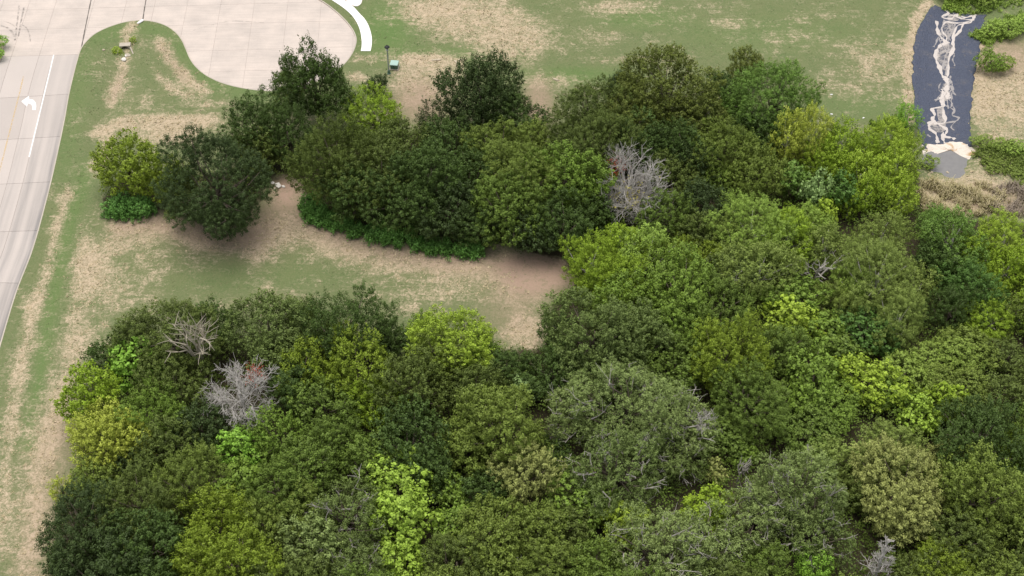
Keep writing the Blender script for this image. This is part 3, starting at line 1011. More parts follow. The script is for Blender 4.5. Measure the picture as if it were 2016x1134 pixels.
# ------------------------------------------------------------------ culvert
def culvert():
    c = PG(247, 92) - Vector((0, 0, .22))
    rz = R(6)
    t = thing('culvert', 'small concrete culvert mouth in the grassy nose with weeds around', 'culvert', (c.x, c.y, c.z), rz)
    m = MB()
    # headwall with an arched opening towards the ditch
    rad, wd, hh, th = 0.52, 1.5, 0.70, 0.8
    arc = [(rad * math.cos(a), 0.12 + rad * math.sin(a)) for a in np.linspace(math.pi, 0, 13)]
    for y in (-th / 2, th / 2):
        for (x0, z0), (x1, z1) in zip(arc[:-1], arc[1:]):
            m.poly([(x0, y, z0), (x1, y, z1), (x1, y, hh), (x0, y, hh)])
        for s in (-1, 1):
            m.poly([(s * rad, y, -.1), (s * wd / 2, y, -.1), (s * wd / 2, y, hh), (s * rad, y, hh)])
    m.poly([(-wd / 2, -th / 2, hh), (wd / 2, -th / 2, hh), (wd / 2, th / 2, hh), (-wd / 2, th / 2, hh)])
    for s in (-1, 1):
        m.poly([(s * wd / 2, -th / 2, -.1), (s * wd / 2, th / 2, -.1), (s * wd / 2, th / 2, hh), (s * wd / 2, -th / 2, hh)])
    m.obj('headwall', M['headwall'], t)
    m = MB()
    for y0, y1 in ((-th / 2 + .002, th / 2 - .01),):
        for (x0, z0), (x1, z1) in zip(arc[:-1], arc[1:]):
            m.poly([(x0, y0, z0), (x0, y1, z0), (x1, y1, z1), (x1, y0, z1)])
        m.poly([(a, y1, b) for a, b in arc])
    m.obj('pipe', M['pipe_dark'], t)
    m = MB()
    m.prism([(-0.8, -1.9), (0.8, -1.9), (0.6, -0.41), (-0.6, -0.41)], -0.1, 0.03)
    m.obj('apron', M['headwall'], t)
    for s in (-1, 1):
        m = MB()
        a, b = (s * 0.65, -0.41), (s * 1.05, -1.5)
        m.v = [(a[0], a[1], 0), (b[0], b[1], 0), (b[0] + s * .16, b[1], 0), (a[0] + s * .2, a[1], 0), (a[0], a[1], .5), (b[0], b[1], .1), (b[0] + s * .16, b[1], .1), (a[0] + s * .2, a[1], .5)]
        m.f = [[4, 5, 6, 7], [0, 1, 5, 4], [1, 2, 6, 5], [2, 3, 7, 6], [3, 0, 4, 7]]
        m.obj('wing_wall', M['headwall'], t)
culvert()

# ------------------------------------------------------------------ street lamp and utility box
def lamp():
    c = PG(766, 145)
    t = thing('street_lamp', 'slim grey-green street lamp with a black lantern beside the lawn', 'street lamp', c)
    m = MB(); m.lathe((0, 0, 0), [(.26, -.1), (.26, .05), (.20, .1), (.19, .5), (.14, .62)], 12); m.obj('base', M['metal_green'], t)
    m = MB(); m.lathe((0, 0, 0.6), [(.12, 0), (.10, 1.8), (.085, 3.2)], 12); m.obj('post', M['lamp_post'], t)
    m = MB(); m.lathe((0, 0, 3.8), [(.09, 0), (.17, .05), (.20, .12), (.13, .15)], 12); m.obj('collar', M['lamp_glass'], t)
    m = MB(); m.lathe((0, 0, 3.95), [(.13, 0), (.22, .38), (.22, .40)], 8); gl = m.obj('lantern', M['lamp_glass'], t)
    for a in range(4):
        m = MB(); x, y = math.cos(a * math.pi / 2 + .4), math.sin(a * math.pi / 2 + .4)
        m.tube([(x * .14, y * .14, 3.95), (x * .235, y * .235, 4.35)], [.018, .018], 5); m.obj('lantern_bar', M['lamp_black'], gl)
    m = MB(); m.lathe((0, 0, 4.35), [(.36, 0), (.36, .05), (.26, .15), (.10, .24), (.05, .27), (.05, .36), (.01, .42)], 12); m.obj('cap', M['lamp_black'], t)
lamp()

def utility_box():
    c = PG(777, 134)
    t = thing('utility_box', 'green metal utility box with light painted into its pale lid beside the street lamp', 'utility box', c, R(-8))
    m = MB(); m.box((0, 0, 0.05), (1.25, 1.2, 0.16)); m.obj('pad', M['headwall'], t)
    m = MB(); m.box((0, 0, 0.46), (0.98, 0.9, 0.68)); m.obj('cabinet', M['metal_green'], t)
    m = MB()
    m.v = [(-.56, -.56, .80), (.56, -.56, .80), (.56, .5, .84), (-.56, .5, .84), (-.53, -.53, .87), (.53, -.53, .87), (.53, .47, .93), (-.53, .47, .93)]
    m.f = [[3, 2, 1, 0], [4, 5, 6, 7], [0, 1, 5, 4], [1, 2, 6, 5], [2, 3, 7, 6], [3, 0, 4, 7]]
    m.obj('lid', M['metal_teal_lit'], t)
    for s in (-1, 1):
        m = MB(); m.box((s * .235, -.46, .46), (.44, .03, .58)); d = m.obj('door', M['metal_green'], t)
        m = MB(); m.box((s * .06, -.49, .5), (.03, .04, .14)); m.obj('handle', M['lamp_black'], d)
utility_box()
# ------------------------------------------------------------------ foliage
def unit(a):
    return a / np.maximum(np.linalg.norm(a, axis=1, keepdims=True), 1e-6)

def leaves(pos, axis, L, per, size, spread, rs, up=0.3, tint_spray=None, aspect=0.55):
    """leafy twigs: `per` diamond leaves along each twig"""
    n = len(pos)
    t = rs.rand(n, per, 1)
    p = pos[:, None, :] + axis[:, None, :] * (t * L) + rs.normal(0, 1, (n, per, 3)) * (spread * (1.15 - 0.7 * t))
    d = axis[:, None, :] * 0.6 + rs.normal(0, 0.65, (n, per, 3))
    d = unit(d.reshape(-1, 3))
    nr = unit(axis[:, None, :].repeat(per, 1).reshape(-1, 3) * 0.7 + np.array((0, 0, up)) + rs.normal(0, 0.55, (n * per, 3)))
    s = unit(np.cross(d, nr))
    p = p.reshape(-1, 3)
    l = size * rs.uniform(0.65, 1.35, (n * per, 1))
    mid = p + d * l * 0.5
    v = np.stack((p, mid + s * l * aspect * 0.5, p + d * l, mid - s * l * aspect * 0.5), 1).reshape(-1, 3)
    ts = rs.rand(n) if tint_spray is None else tint_spray
    tint = np.clip(ts[:, None] * 0.65 + rs.rand(n, per) * 0.35, 0, 1).reshape(-1).repeat(4)
    return v, tint

TYPES = dict(
    # boughs, bough radius, tuft radius, tuft spacing, tuft stretch, leaves per tuft, leaf size, up bias, lowest bough
    R=dict(nl=24, lr=.29, rc=.33, sp=.88, st=2.2, per=40, size=.19, up=.70, low=-.55),
    S=dict(nl=20, lr=.30, rc=.31, sp=.78, st=2.7, per=38, size=.18, up=.80, low=-.55),
    P=dict(nl=22, lr=.33, rc=.30, sp=.64, st=2.2, per=34, size=.17, up=.95, low=-.6),
    W=dict(nl=18, lr=.34, rc=.32, sp=.72, st=2.0, per=40, size=.15, up=.50, low=-.65),
    B=dict(nl=18, lr=.30, rc=.42, sp=.95, st=1.3, per=20, size=.31, up=.60, low=-.40),
    G=dict(nl=28, lr=.26, rc=.33, sp=.70, st=1.6, per=28, size=.16, up=.40, low=-.45),
    H=dict(nl=12, lr=.42, rc=.32, sp=.56, st=1.3, per=22, size=.18, up=.80, low=-.15))

def sphere_pts(n, rs):
    i = np.arange(n) + .5
    z = 1 - 2 * i / n
    ph = i * 2.39996 + rs.rand() * 6
    q = np.sqrt(1 - z * z)
    return np.c_[q * np.cos(ph), q * np.sin(ph), z]

def tufts(pos, axis, rc, st, per, size, rs, tint):
    """rounded leaf tufts: leaves lie like shingles on a small dome round each tuft's axis"""
    n = len(pos)
    d = rs.normal(0, 1, (n, per, 3)) + axis[:, None, :] * 1.05
    d = unit(d.reshape(-1, 3))
    ax = axis[:, None, :].repeat(per, 1).reshape(-1, 3)
    r = (rc[:, None] * rs.uniform(.55, 1.08, (n, per))).reshape(-1, 1)
    along = (d * ax).sum(1, keepdims=True)
    p = pos[:, None, :].repeat(per, 1).reshape(-1, 3) + d * r + ax * (along * r * (st - 1))
    nr = unit(d + ax * .25 + rs.normal(0, .38, d.shape))
    t = unit(np.cross(nr, rs.normal(0, 1, d.shape)) + ax * .35 * (st - .6))
    s = unit(np.cross(t, nr))
    l = size * rs.uniform(.7, 1.35, (len(d), 1))
    v = np.stack((p - t * l * .5, p + s * l * .32, p + t * l * .5, p - s * l * .32), 1).reshape(-1, 3)
    ti = np.clip(tint[:, None] * .45 + rs.rand(n, per) * .22 + np.clip(along.reshape(n, per), -.2, 1) * .45, 0, 1).reshape(-1).repeat(4)   # tip highlights put into the tint: leaves pale towards each tuft's end
    return v, ti

def crown_data(ty, r, seed):
    q = TYPES[ty]
    rs = np.random.RandomState(seed * 77 + int(r * 10) + ord(ty) * 13)
    nl = max(7, int(q['nl'] * min(1.6, (r / 4.0) ** 0.9)))
    i = np.arange(nl) + 0.5
    z = 1 - (1 - q['low']) * i / nl
    ph = i * 2.39996 + rs.rand() * 6
    rr_ = np.sqrt(np.clip(1 - z * z, 0, 1))
    d = unit(np.c_[rr_ * np.cos(ph), rr_ * np.sin(ph), z] + rs.normal(0, .20, (nl, 3)))
    lr = q['lr'] * (4.0 / max(r, 2.0)) ** 0.25 * r * rs.uniform(.62, 1.30, nl)
    wa = .6 if ty in 'RW' else 1.0
    wob = 1 + 0.19 * wa * np.sin(d[:, 0] * 3.1 + rs.rand() * 6) + 0.17 * wa * np.sin(d[:, 1] * 3.7 + rs.rand() * 6) + rs.normal(0, .09, nl)
    wob = np.where(d[:, 2] < -.1, np.minimum(wob, 1.0), np.minimum(wob, 1.28))
    c = d * ((r * wob - lr)[:, None])
    c[:, 2] *= 0.92
    for _ in range(3 if ty in 'RWG' and r > 2 else 0):   # boughs that stick out of the outline
        e = unit(np.r_[rs.normal(0, 1, 2), rs.uniform(-.1, .9)][None])[0]
        c = np.r_[c, (e * r * rs.uniform(.80, .98))[None]]
        d, lr = np.r_[d, e[None]], np.r_[lr, r * rs.uniform(.16, .24)]
        nl += 1
    if ty == 'P':                                        # narrows to a point
        tz = np.clip(c[:, 2] / r, -.5, 1)
        c[:, :2] *= (1 - .42 * np.clip(tz, 0, 1))[:, None]
        c[:, 2] *= 1.06
        lr = lr * (1 - .25 * np.clip(tz, 0, 1))
    ni = max(3, nl // 3)
    ci = unit(rs.normal(0, 1, (ni, 3))) * rs.uniform(.1, .42, (ni, 1)) * r
    ci[:, 2] = np.abs(ci[:, 2]) * .6 - .2 * r
    c = np.r_[c, ci]
    lr = np.r_[lr, np.full(ni, .36 * r)]
    P_, A_, T_, C_ = [], [], [], []
    for k in range(len(c)):
        inner = k >= nl
        n = int(4 * math.pi * lr[k] ** 2 / q['sp'] ** 2 * (.5 if inner else 1.15)) + 5
        dd = unit(sphere_pts(n, rs) + rs.normal(0, .16, (n, 3)))
        p = c[k] + dd * (lr[k] * rs.uniform(.58, 1.14, (n, 1)))
        o = np.linalg.norm(p[:, None] - c[None], axis=2) / lr[None]
        o[:, k] = 9
        keep = o.min(1) > .70
        if not inner:
            keep &= ((dd @ (c[k] / (np.linalg.norm(c[k]) + 1e-6))) > -.45) | (rs.rand(n) < .15)
        p, dd = p[keep], dd[keep]
        P_.append(p)
        A_.append(unit(dd * .8 + unit(p) * .3 + np.array((0, 0, q['up'])) + rs.normal(0, .22, p.shape)))
        T_.append(np.clip(rs.rand() * .5 + rs.rand(len(p)) * .5, 0, 1))
    pos, ax, ti = np.concatenate(P_), np.concatenate(A_), np.concatenate(T_)
    if ty == 'G':
        k = np.sin(pos[:, 0] * 1.9 + 2) + np.sin(pos[:, 1] * 2.3 + 1) + np.sin(pos[:, 2] * 2.1) + rs.normal(0, .5, len(pos)) > -1.35
        pos, ax, ti = pos[k], ax[k], ti[k]
    small = min(1.0, (r / 2.4) ** .35)
    fine = (1.0, .74, 1.12, .86)[seed % 4] if ty in 'RSW' else 1.0   # finer and coarser leaved kinds
    keep = rs.rand(len(pos)) < (1.0 if fine <= 1 else .85)
    pos, ax, ti = pos[keep], ax[keep], ti[keep]
    rc = q['rc'] * small * rs.uniform(.65, 1.35, len(pos))
    v, t = tufts(pos, ax, rc * (.55 + .45 * fine), q['st'], int(q['per'] / fine ** 1.3), q['size'] * small * fine, rs, ti)
    if ty in 'SP':
        k = (rs.rand(len(pos)) < .10) & (pos[:, 2] > -.1 * r)
        v2, t2 = leaves(pos[k], unit(ax[k] + np.array((0, 0, .5))), 1.3 * small, 14, .17, .07, rs, tint_spray=ti[k])
        v, t = np.r_[v, v2], np.r_[t, t2]
    return v, t, c[:nl], lr[:nl], rs

def grow(m, p, d, L, r, depth, rs, up=.12, kids=3, bend=.28):
    p = np.array(p, float)
    pts, rad = [p], [r]
    q, dd = p.copy(), np.array(d, float)
    ns = 3
    for i in range(ns):
        dd = dd + rs.normal(0, bend, 3) * .6 + np.array((0, 0, up))
        dd /= np.linalg.norm(dd)
        q = q + dd * L / ns
        pts.append(q.copy()); rad.append(max(r * (1 - .6 * (i + 1) / ns), .015))
    m.tube(pts, rad, 5 if depth > 1 else 4, cap=False)
    if depth <= 0:
        return
    for k in range(kids + (depth > 1)):
        f = rs.uniform(.3, 1.0)
        i = min(int(f * ns), ns - 1)
        b = pts[i] + (pts[i + 1] - pts[i]) * (f * ns - i)
        nd = dd + rs.normal(0, .62, 3)
        nd /= np.linalg.norm(nd)
        grow(m, b, nd, L * rs.uniform(.5, .72), r * .52, depth - 1, rs, up, kids, bend)

def branch_tubes(m, tw, r, lobes, lr, rs, ty, bottom):
    """trunk from the ground to the crown's heart, a limb to every second bough"""
    tr = 0.035 * r + .05
    lean = rs.normal(0, .06 * r, 2)
    m.tube([(lean[0], lean[1], bottom), (lean[0] * .7, lean[1] * .6, bottom * .5), (0, 0, -.05 * r), (0, 0, .25 * r)], [tr * 1.25, tr, tr * .8, tr * .35], 7)
    step = 1 if ty in 'GB' else 2
    for k in range(0, len(lobes), step):
        e = lobes[k]
        s = np.array((lean[0] * .4, lean[1] * .4, bottom * rs.uniform(.15, .5)))
        mid = s * .45 + e * .55 + rs.normal(0, .06 * r, 3) + np.array((0, 0, -.05 * r))
        reach = 1.0
        m.tube([s, mid, e * reach], [tr * .5, tr * .32, tr * .12], 5)
        if ty == 'G' and rs.rand() < .75:               # bare grey side twigs that show through the leaves
            b = mid * .3 + e * .7
            t = unit((e / (np.linalg.norm(e) + 1e-6) + rs.normal(0, .5, 3))[None])[0]
            grow(tw, b, t, lr[k] * rs.uniform(1.2, 1.7), .075, 2, rs, .05, 2)

SIZES = [1.0, 1.5, 2.1, 2.8, 3.6, 4.5, 5.6, 7.0]
CACHE, COUNT = {}, {}
TREE_RS = random.Random(11)
def variant(ty, r):
    s = min(SIZES, key=lambda q: abs(math.log(q / r)))
    nv = 4 if ty in 'RS' and s < 5 else 2
    k = COUNT.get((ty, s), 0)
    COUNT[(ty, s)] = k + 1
    key = (ty, s, k % nv)
    if key not in CACHE:
        v, t, lobes, lr, rs = crown_data(ty, s, k % nv + 1)
        me = mesh_np('crown', v, np.arange(len(v)), 4, {'tint': t}, M['leaf_mid'])
        b = MB()
        tw = MB()
        branch_tubes(b, tw, s, lobes, lr, rs, ty, -(.92 * s + .75))
        bm = b.mesh('trunk', M['bark'], True)
        CACHE[key] = (s, me, bm, tw.mesh('bare_twigs', M['bark_grey']) if tw.v else None)
    return CACHE[key]

def place_tree(name, u, vtop, w, ty, tone, label, asp=1.0, cat='tree', group=None, lift=0.0):
    """u: middle of the crown, vtop: its top edge as sighted, w: its sighted width"""
    r, z = None, 0.0
    vc = vtop + w * .45
    for _ in range(4):                                  # sighted width -> metres, top edge -> place on the ground
        sc, dep = scale_at(vc, z)
        r = w / sc / 2 * 1.03
        rz = r * asp * .94
        half = math.sqrt((r * math.sin(dep)) ** 2 + (rz * math.cos(dep)) ** 2) * sc
        vc = vtop + half
        z = rz * .95 + .1 * asp + lift
    p = P(u, vc, z)
    gzv = g1(p.x, p.y)
    s, cm, bm, tm = variant(ty, r)
    f = r / s
    t = thing(name, label, cat, (p.x, p.y, gzv), TREE_RS.uniform(0, 6.28), group)
    zc = (.92 * s + .1) * f * asp + lift
    c = link('crown', cm, t)
    c.location = (0, 0, zc); sx = TREE_RS.uniform(.88, 1.12); c.scale = (f * sx, f / sx, f * asp)
    c.material_slots[0].link = 'OBJECT'
    c.material_slots[0].material = M['leaf_' + tone]
    k = link('trunk', bm, t)
    k.location = (0, 0, zc); k.scale = (f, f, f * asp)
    if tm:
        k = tag(link('bare_twigs', tm, t), kind='stuff')
        k.location = (0, 0, zc); k.scale = (f, f, f * asp)
    elif ty == 'W':
        k.material_slots[0].link = 'OBJECT'
        k.material_slots[0].material = M['bark_grey']
    return t

TREES = [
 # --- upper wood, back edge
 (622, 96, 138, 'P', 'dark', 'tall dark elm-like tree with a pointed spiky top against the turning circle', 1.3),
 (573, 136, 72, 'S', 'olive', 'airy olive tree with loose twigs on the turning circle side of the tall pointed tree', 1.1),
 (742, 150, 46, 'P', 'vdark', 'small very dark juniper standing just below the street lamp', 1.2),
 (738, 178, 115, 'R', 'ygreen', 'light yellow-green tree in front of the small dark juniper', 1.0),
 (500, 190, 135, 'R', 'dark', 'dark rounded tree left of the tall pointed tree, facing the straw strip', 1.0),
 (568, 215, 115, 'S', 'dark', 'dark spiky tree at the foot of the tall pointed tree', 1.1),
 (652, 235, 155, 'S', 'dolive', 'tall olive-dark tree above the clearing gap with feathery upright shoots', 1.35),
 (255, 270, 125, 'R', 'yolive', 'yellow-green round tree at the road end of the upper wood', 1.1),
 (336, 312, 86, 'R', 'yolive', 'narrow yellow-olive tree between the yellow-green tree and the very dark oak', 1.4),
 (427, 258, 214, 'R', 'vdark', 'very dark broad oak whose crown hangs to the ground at the clearing gap', 1.02),
 (436, 374, 112, 'H', 'vdark', 'low dark bush at the clearing-side foot of the very dark broad oak', .65),
 (362, 358, 92, 'H', 'dolive', 'low olive bush at the road-side foot of the very dark broad oak', .85),
 (508, 262, 84, 'R', 'dolive', 'olive tree wedged behind the very dark oak above the rock heap', 1.1),
 (945, 112, 150, 'P', 'vdark', 'tall very dark tree beside the bare brown patch of lawn', 1.2),
 (1008, 178, 112, 'R', 'dark', 'dark green tree at the right foot of the tall very dark tree', 1.0),
 (862, 207, 72, 'S', 'vdark', 'small dark spiky tree at the lower edge of the bare brown patch', 1.0),
 (785, 233, 125, 'R', 'dolive', 'olive-dark tree below the light yellow-green tree', 1.0),
 (890, 235, 115, 'R', 'dark', 'dark tree under the small spiky tree by the bare patch', 1.0),
 (975, 243, 125, 'R', 'olive', 'olive dome below the dark green tree in the middle of the upper wood', 1.0),
 (1048, 243, 90, 'R', 'olive', 'small olive tree in the gap left of the brown-olive trees', 1.0),
 (730, 275, 150, 'R', 'dolive', 'olive-dark broad tree in the middle of the long front of the upper wood', 1.1),
 (845, 283, 150, 'R', 'dark', 'dark broad tree right of the olive-dark broad one in the long front', 1.1),
 (930, 300, 115, 'R', 'dark', 'dark tree in the shaded hollow of the long front', 1.0),
 (1025, 292, 150, 'R', 'olive', 'olive tree leaning against the rich green dome by the grey dead tree', 1.1),
 (1112, 283, 150, 'R', 'green', 'rich green dome left of the grey dead tree of the upper wood', 1.1),
 (1166, 305, 92, 'R', 'green', 'green tree touching the left side of the grey dead tree', 1.2),
 (695, 318, 125, 'R', 'dark', 'very dark tree behind the left end of the tall nettle strip', 1.1),
 (790, 328, 140, 'R', 'dark', 'dark tree behind the middle of the tall nettle strip', 1.0),
 (880, 362, 120, 'R', 'vdark', 'very dark tree behind the right end of the tall nettle strip', 1.0),
 (1000, 352, 145, 'R', 'mid', 'dark green dome at the clearing edge right of the nettle strip', 1.0),
 (1110, 385, 130, 'R', 'dark', 'very dark tree above the reddish bare corner of the clearing', 1.0),
 (942, 408, 95, 'R', 'dark', 'low dark tree at the end of the nettle strip', .9),
 (1050, 402, 110, 'R', 'vdark', 'low very dark tree on the clearing edge between two dark domes', .9),
 (1170, 385, 85, 'R', 'dark', 'dark tree filling the gap below the grey dead tree', 1.0),
 (1165, 165, 160, 'R', 'dolive', 'dark olive tree at the left end of the brown-olive group', 1.0),
 (1222, 142, 75, 'P', 'vdark', 'small dark pointed tree behind the brown-olive group', 1.1),
 (1315, 105, 175, 'R', 'brown', 'big brown-olive dome standing highest on the far edge of the wood', 1.0),
 (1245, 170, 140, 'R', 'brown', 'brown-olive tree on the left shoulder of the big dome', 1.0),
 (1165, 220, 165, 'S', 'dolive', 'dark olive spiky tree in front of the brown-olive group', 1.0),
 (1262, 235, 130, 'S', 'dark', 'dark spiky tree behind the grey dead tree', 1.0),
 (1355, 185, 115, 'R', 'brown', 'brown-olive tree on the right shoulder of the big dome', 1.0),
 (1466, 102, 78, 'R', 'brown', 'small brown-olive tree peeping over the rich green round tree', 1.0),
 (1520, 120, 165, 'R', 'rich', 'rich green round tree at the corner of the far lawn', 1.0),
 (1424, 152, 80, 'R', 'dark', 'dark tree in the shade between the big dome and the rich green tree', 1.1),
 (1443, 185, 82, 'R', 'rich', 'rich green lower tree at the left foot of the rich green round tree', 1.0),
 (1488, 228, 95, 'R', 'dark', 'dark tree under the rich green round tree beside the yellow willow', 1.0),
 (1338, 240, 115, 'S', 'dark', 'dark spiky tree right of the yellow shoot by the grey dead tree', 1.0),
 (1420, 237, 118, 'S', 'olive', 'olive tree with upright feathery shoots below the rich green trees', 1.1),
 (1372, 280, 95, 'S', 'vdark', 'very dark spiky tree left of the small bright dome', 1.0),
 (1490, 293, 112, 'S', 'olive', 'olive feathery tree right of the small bright dome', 1.0),
 (1322, 307, 105, 'R', 'dolive', 'dull olive tree touching the right side of the grey dead tree', 1.0),
 (1415, 318, 66, 'W', 'lightolive', 'small bright dome-shaped tree alone among dark trees', 1.0),
 (1308, 372, 110, 'R', 'mid', 'green tree at the lower right of the grey dead tree', 1.0),
 (1390, 362, 105, 'R', 'vdark', 'very dark tree under the small bright dome', 1.0),
 (1372, 420, 90, 'R', 'dolive', 'dull shaded tree between the yellow-green and the pale olive groups', 1.0),
 # --- bright willows by the mat
 (1549, 232, 66, 'W', 'yellow', 'left one of two yellow willows at the far lawn corner', 1.9),
 (1602, 212, 84, 'W', 'yellow', 'taller right one of two yellow willows at the far lawn corner', 1.7),
 (1655, 246, 92, 'W', 'willow', 'willow-green tree just right of the yellow willows', 1.2),
 (1745, 232, 98, 'W', 'lime', 'lime willow at the top of the bright group beside the mat', 1.1),
 (1692, 262, 82, 'W', 'willow', 'willow in the middle of the bright group beside the mat', 1.2),
 (1782, 252, 60, 'W', 'lime', 'lime willow pressed against the edge of the erosion mat', 1.7),
 (1762, 290, 88, 'W', 'lime', 'lime willow on the mat side below the topmost willow', 1.3),
 (1692, 312, 74, 'W', 'lime', 'lime plume-shaped willow in the front of the bright group', 1.3),
 (1738, 330, 66, 'W', 'lime', 'slim lime willow in front of the bright group', 1.5),
 (1706, 356, 58, 'W', 'willow', 'small plume willow at the foot of the bright group', 1.5),
 (1672, 376, 46, 'W', 'willow', 'little separate green cone at the lower left of the bright group', 1.6),
 (1770, 358, 72, 'W', 'lime', 'lime willow at the lower right corner of the bright group', 1.2),
 (1618, 275, 80, 'W', 'willow', 'darker willow under the yellow willows', 1.2),
 (1650, 305, 70, 'W', 'willow', 'green willow behind the front plumes of the bright group', 1.2),
 (1787, 200, 56, 'W', 'vivid', 'small vivid green tree right beside the left edge of the mat', 1.1),
 (1606, 336, 70, 'B', 'teal', 'pale bluish green thin tree below the willows', 1.4),
 (1568, 328, 75, 'B', 'rich', 'rich green broad-leaved tree left of the pale bluish tree', 1.1),
 (1655, 340, 75, 'B', 'deep', 'deep green tree between the bluish tree and the willow plumes', 1.2),
 (1625, 398, 52, 'B', 'lime', 'spindly lime sapling among the pale olive crowns', 1.2),
 # --- pale olive group in the right middle
 (1478, 384, 150, 'W', 'lightolive', 'light olive broad crown at the top left of the pale group', 1.0),
 (1548, 418, 118, 'W', 'ygreen', 'yellow-olive crown in the middle of the pale group', 1.0),
 (1440, 430, 100, 'W', 'olive', 'olive crown on the dark side of the pale group', 1.0),
 (1495, 462, 150, 'W', 'tanolive', 'olive crown above the pale forked limbs', 1.0),
 (1592, 408, 95, 'W', 'lightolive', 'light crown under the spindly lime sapling', 1.0),
 (1622, 450, 95, 'W', 'tanolive', 'tan-olive crown with bare pale limbs below it', 1.0),
 (1735, 418, 100, 'W', 'tanolive', 'tan-olive crown topping the tallest tree right of the pale limbs', 1.2),
 (1725, 478, 155, 'W', 'tanolive', 'broad tan-olive crown in the middle of the right wood', 1.0),
 (1795, 525, 95, 'W', 'tanolive', 'tan-olive crown on the right flank of the broad one', 1.0),
 (1680, 520, 90, 'W', 'lightolive', 'light olive crown on the left flank of the broad tan-olive one', 1.0),
 (1768, 570, 120, 'W', 'tanolive', 'hanging tan-olive crown reaching down into the scrub', 1.25),
 # --- right edge
 (1872, 420, 130, 'W', 'rich', 'green willow just below the reeds at the pond', 1.0),
 (1975, 424, 115, 'W', 'lime', 'lime willow below the dry reeds at the right picture edge', 1.0),
 (1850, 480, 90, 'R', 'dark', 'dark tree left in the green willow group below the reeds', 1.0),
 (1922, 468, 78, 'W', 'willow', 'willow between the green and the lime ones below the reeds', 1.1),
 (1905, 515, 115, 'R', 'deep', 'deep green tree in the shade under the green willows', 1.0),
 (1982, 488, 92, 'W', 'ygreen', 'yellow-green willow at the right picture edge', 1.1),
 (1945, 528, 62, 'W', 'lime', 'small lime cone in front of the yellow-green willow', 1.2),
 (1942, 583, 100, 'W', 'ygreen', 'yellow-green tree above the little red bush', 1.0),
 (2004, 575, 80, 'W', 'olive', 'olive tree at the right picture edge above the red bush', 1.1),
 (1872, 560, 110, 'S', 'dark', 'dark spiky tree right of the hanging tan-olive crown', 1.0),
 (1832, 418, 58, 'S', 'rich', 'small spiky green tree just left of the green willow by the reeds', 1.0),
 (1900, 640, 110, 'H', 'olive', 'olive thicket left of the little red bush', .8),
 (1985, 665, 90, 'H', 'dolive', 'dull thicket below the little red bush', .8),
 (1850, 660, 120, 'H', 'herb', 'herb-green thicket with thin pale stems', .7),
 (1780, 690, 110, 'H', 'herb', 'herb-green thicket right of the bright lime bushes', .8),
 (1880, 720, 120, 'H', 'olive', 'olive thicket above the dark spiky tree of the lower right', .8),
 (1960, 740, 110, 'H', 'dolive', 'dull olive thicket near the lower right edge', .8),
 (1565, 545, 110, 'B', 'green', 'green broad-leaved tree under the pale forked limbs', .8),
 (1645, 560, 100, 'R', 'olive', 'olive low tree beneath the tan-olive crowns', .8),
 (1560, 592, 110, 'B', 'lime', 'fresh lime-green leafy tree below the pale group', .8),
 (1625, 612, 95, 'B', 'green', 'fresh green tree left of the deep green creeper mound', .8),
 (1705, 600, 120, 'B', 'deep', 'deep green creeper-covered mound under the hanging crown', .8),
 (1660, 660, 100, 'B', 'mid', 'green bushy tree below the deep green mound', .8),
 # --- middle
 (1232, 438, 110, 'W', 'ygreen', 'yellow-green crown at the top of the bright group by the clearing', 1.0),
 (1165, 463, 125, 'W', 'ygreen', 'bright yellow-green tree at the right end of the clearing', 1.1),
 (1278, 448, 125, 'W', 'lightolive', 'pale yellow-green crown in the middle of the bright group by the clearing', 1.0),
 (1335, 470, 80, 'W', 'yolive', 'dull yellow crown on the right of the bright group by the clearing', 1.0),
 (1215, 500, 130, 'W', 'willow', 'yellow-green lower crown of the bright group by the clearing', 1.0),
 (1395, 478, 85, 'W', 'yolive', 'yellow-olive bush-like tree in the dark dip right of the bright group', .9),
 (1340, 498, 165, 'R', 'green', 'green broad dome just below the bright group by the clearing', .95),
 (1240, 545, 140, 'R', 'green', 'green dome at the clearing corner under the bright group', .95),
 (1400, 545, 150, 'R', 'mid', 'mid green dome right of the green broad dome', .95),
 (1440, 500, 95, 'R', 'dgrey', 'greyish crown with pale dead tips in the middle of the wood', 1.0),
 (1170, 578, 185, 'R', 'dgrey', 'big grey-green tree at the lower corner of the clearing', 1.0),
 (1098, 622, 80, 'R', 'dark', 'dark tree on the very corner of the straw patch', 1.0),
 (1255, 605, 150, 'R', 'dgrey', 'dark grey-green tree right of the big grey-green one', 1.0),
 (1345, 592, 130, 'R', 'green', 'green tree left of the olive-yellow dome', 1.0),
 (1425, 618, 165, 'S', 'yolive', 'olive-yellow dome in the middle of the lower wood', 1.0),
 (1320, 660, 130, 'R', 'mid', 'mid green tree at the left foot of the olive-yellow dome', .9),
 (1470, 715, 160, 'R', 'mid', 'mid green broad tree below the olive-yellow dome', .9),
 (1530, 640, 120, 'R', 'mid', 'mid green tree right of the olive-yellow dome', .9),
 (1600, 690, 130, 'B', 'green', 'green leafy tree in the middle of the right wood', .9),
 (1530, 740, 120, 'B', 'mid', 'mid green low thicket above the grey twiggy tree of the lower right', .6),
 (1710, 705, 120, 'B', 'lime', 'lime green bushy tree in the middle of the right wood', .85),
 (1640, 748, 120, 'H', 'green', 'green low thicket below the lime green bushy tree', .65),
 (1750, 740, 90, 'B', 'green', 'green bush on the right of the lime green bushy tree', .8),
 (1590, 800, 130, 'H', 'mid', 'mid green thicket above the tan flowering crown', .7),
 (1420, 795, 120, 'H', 'mid', 'low green thicket right of the big twiggy grey tree', .65),
 (1185, 690, 150, 'R', 'dgrey', 'grey-dark tree behind the big twiggy grey tree', 1.0),
 (1085, 680, 120, 'R', 'dark', 'dark tree just below the straw patch of the clearing', .9),
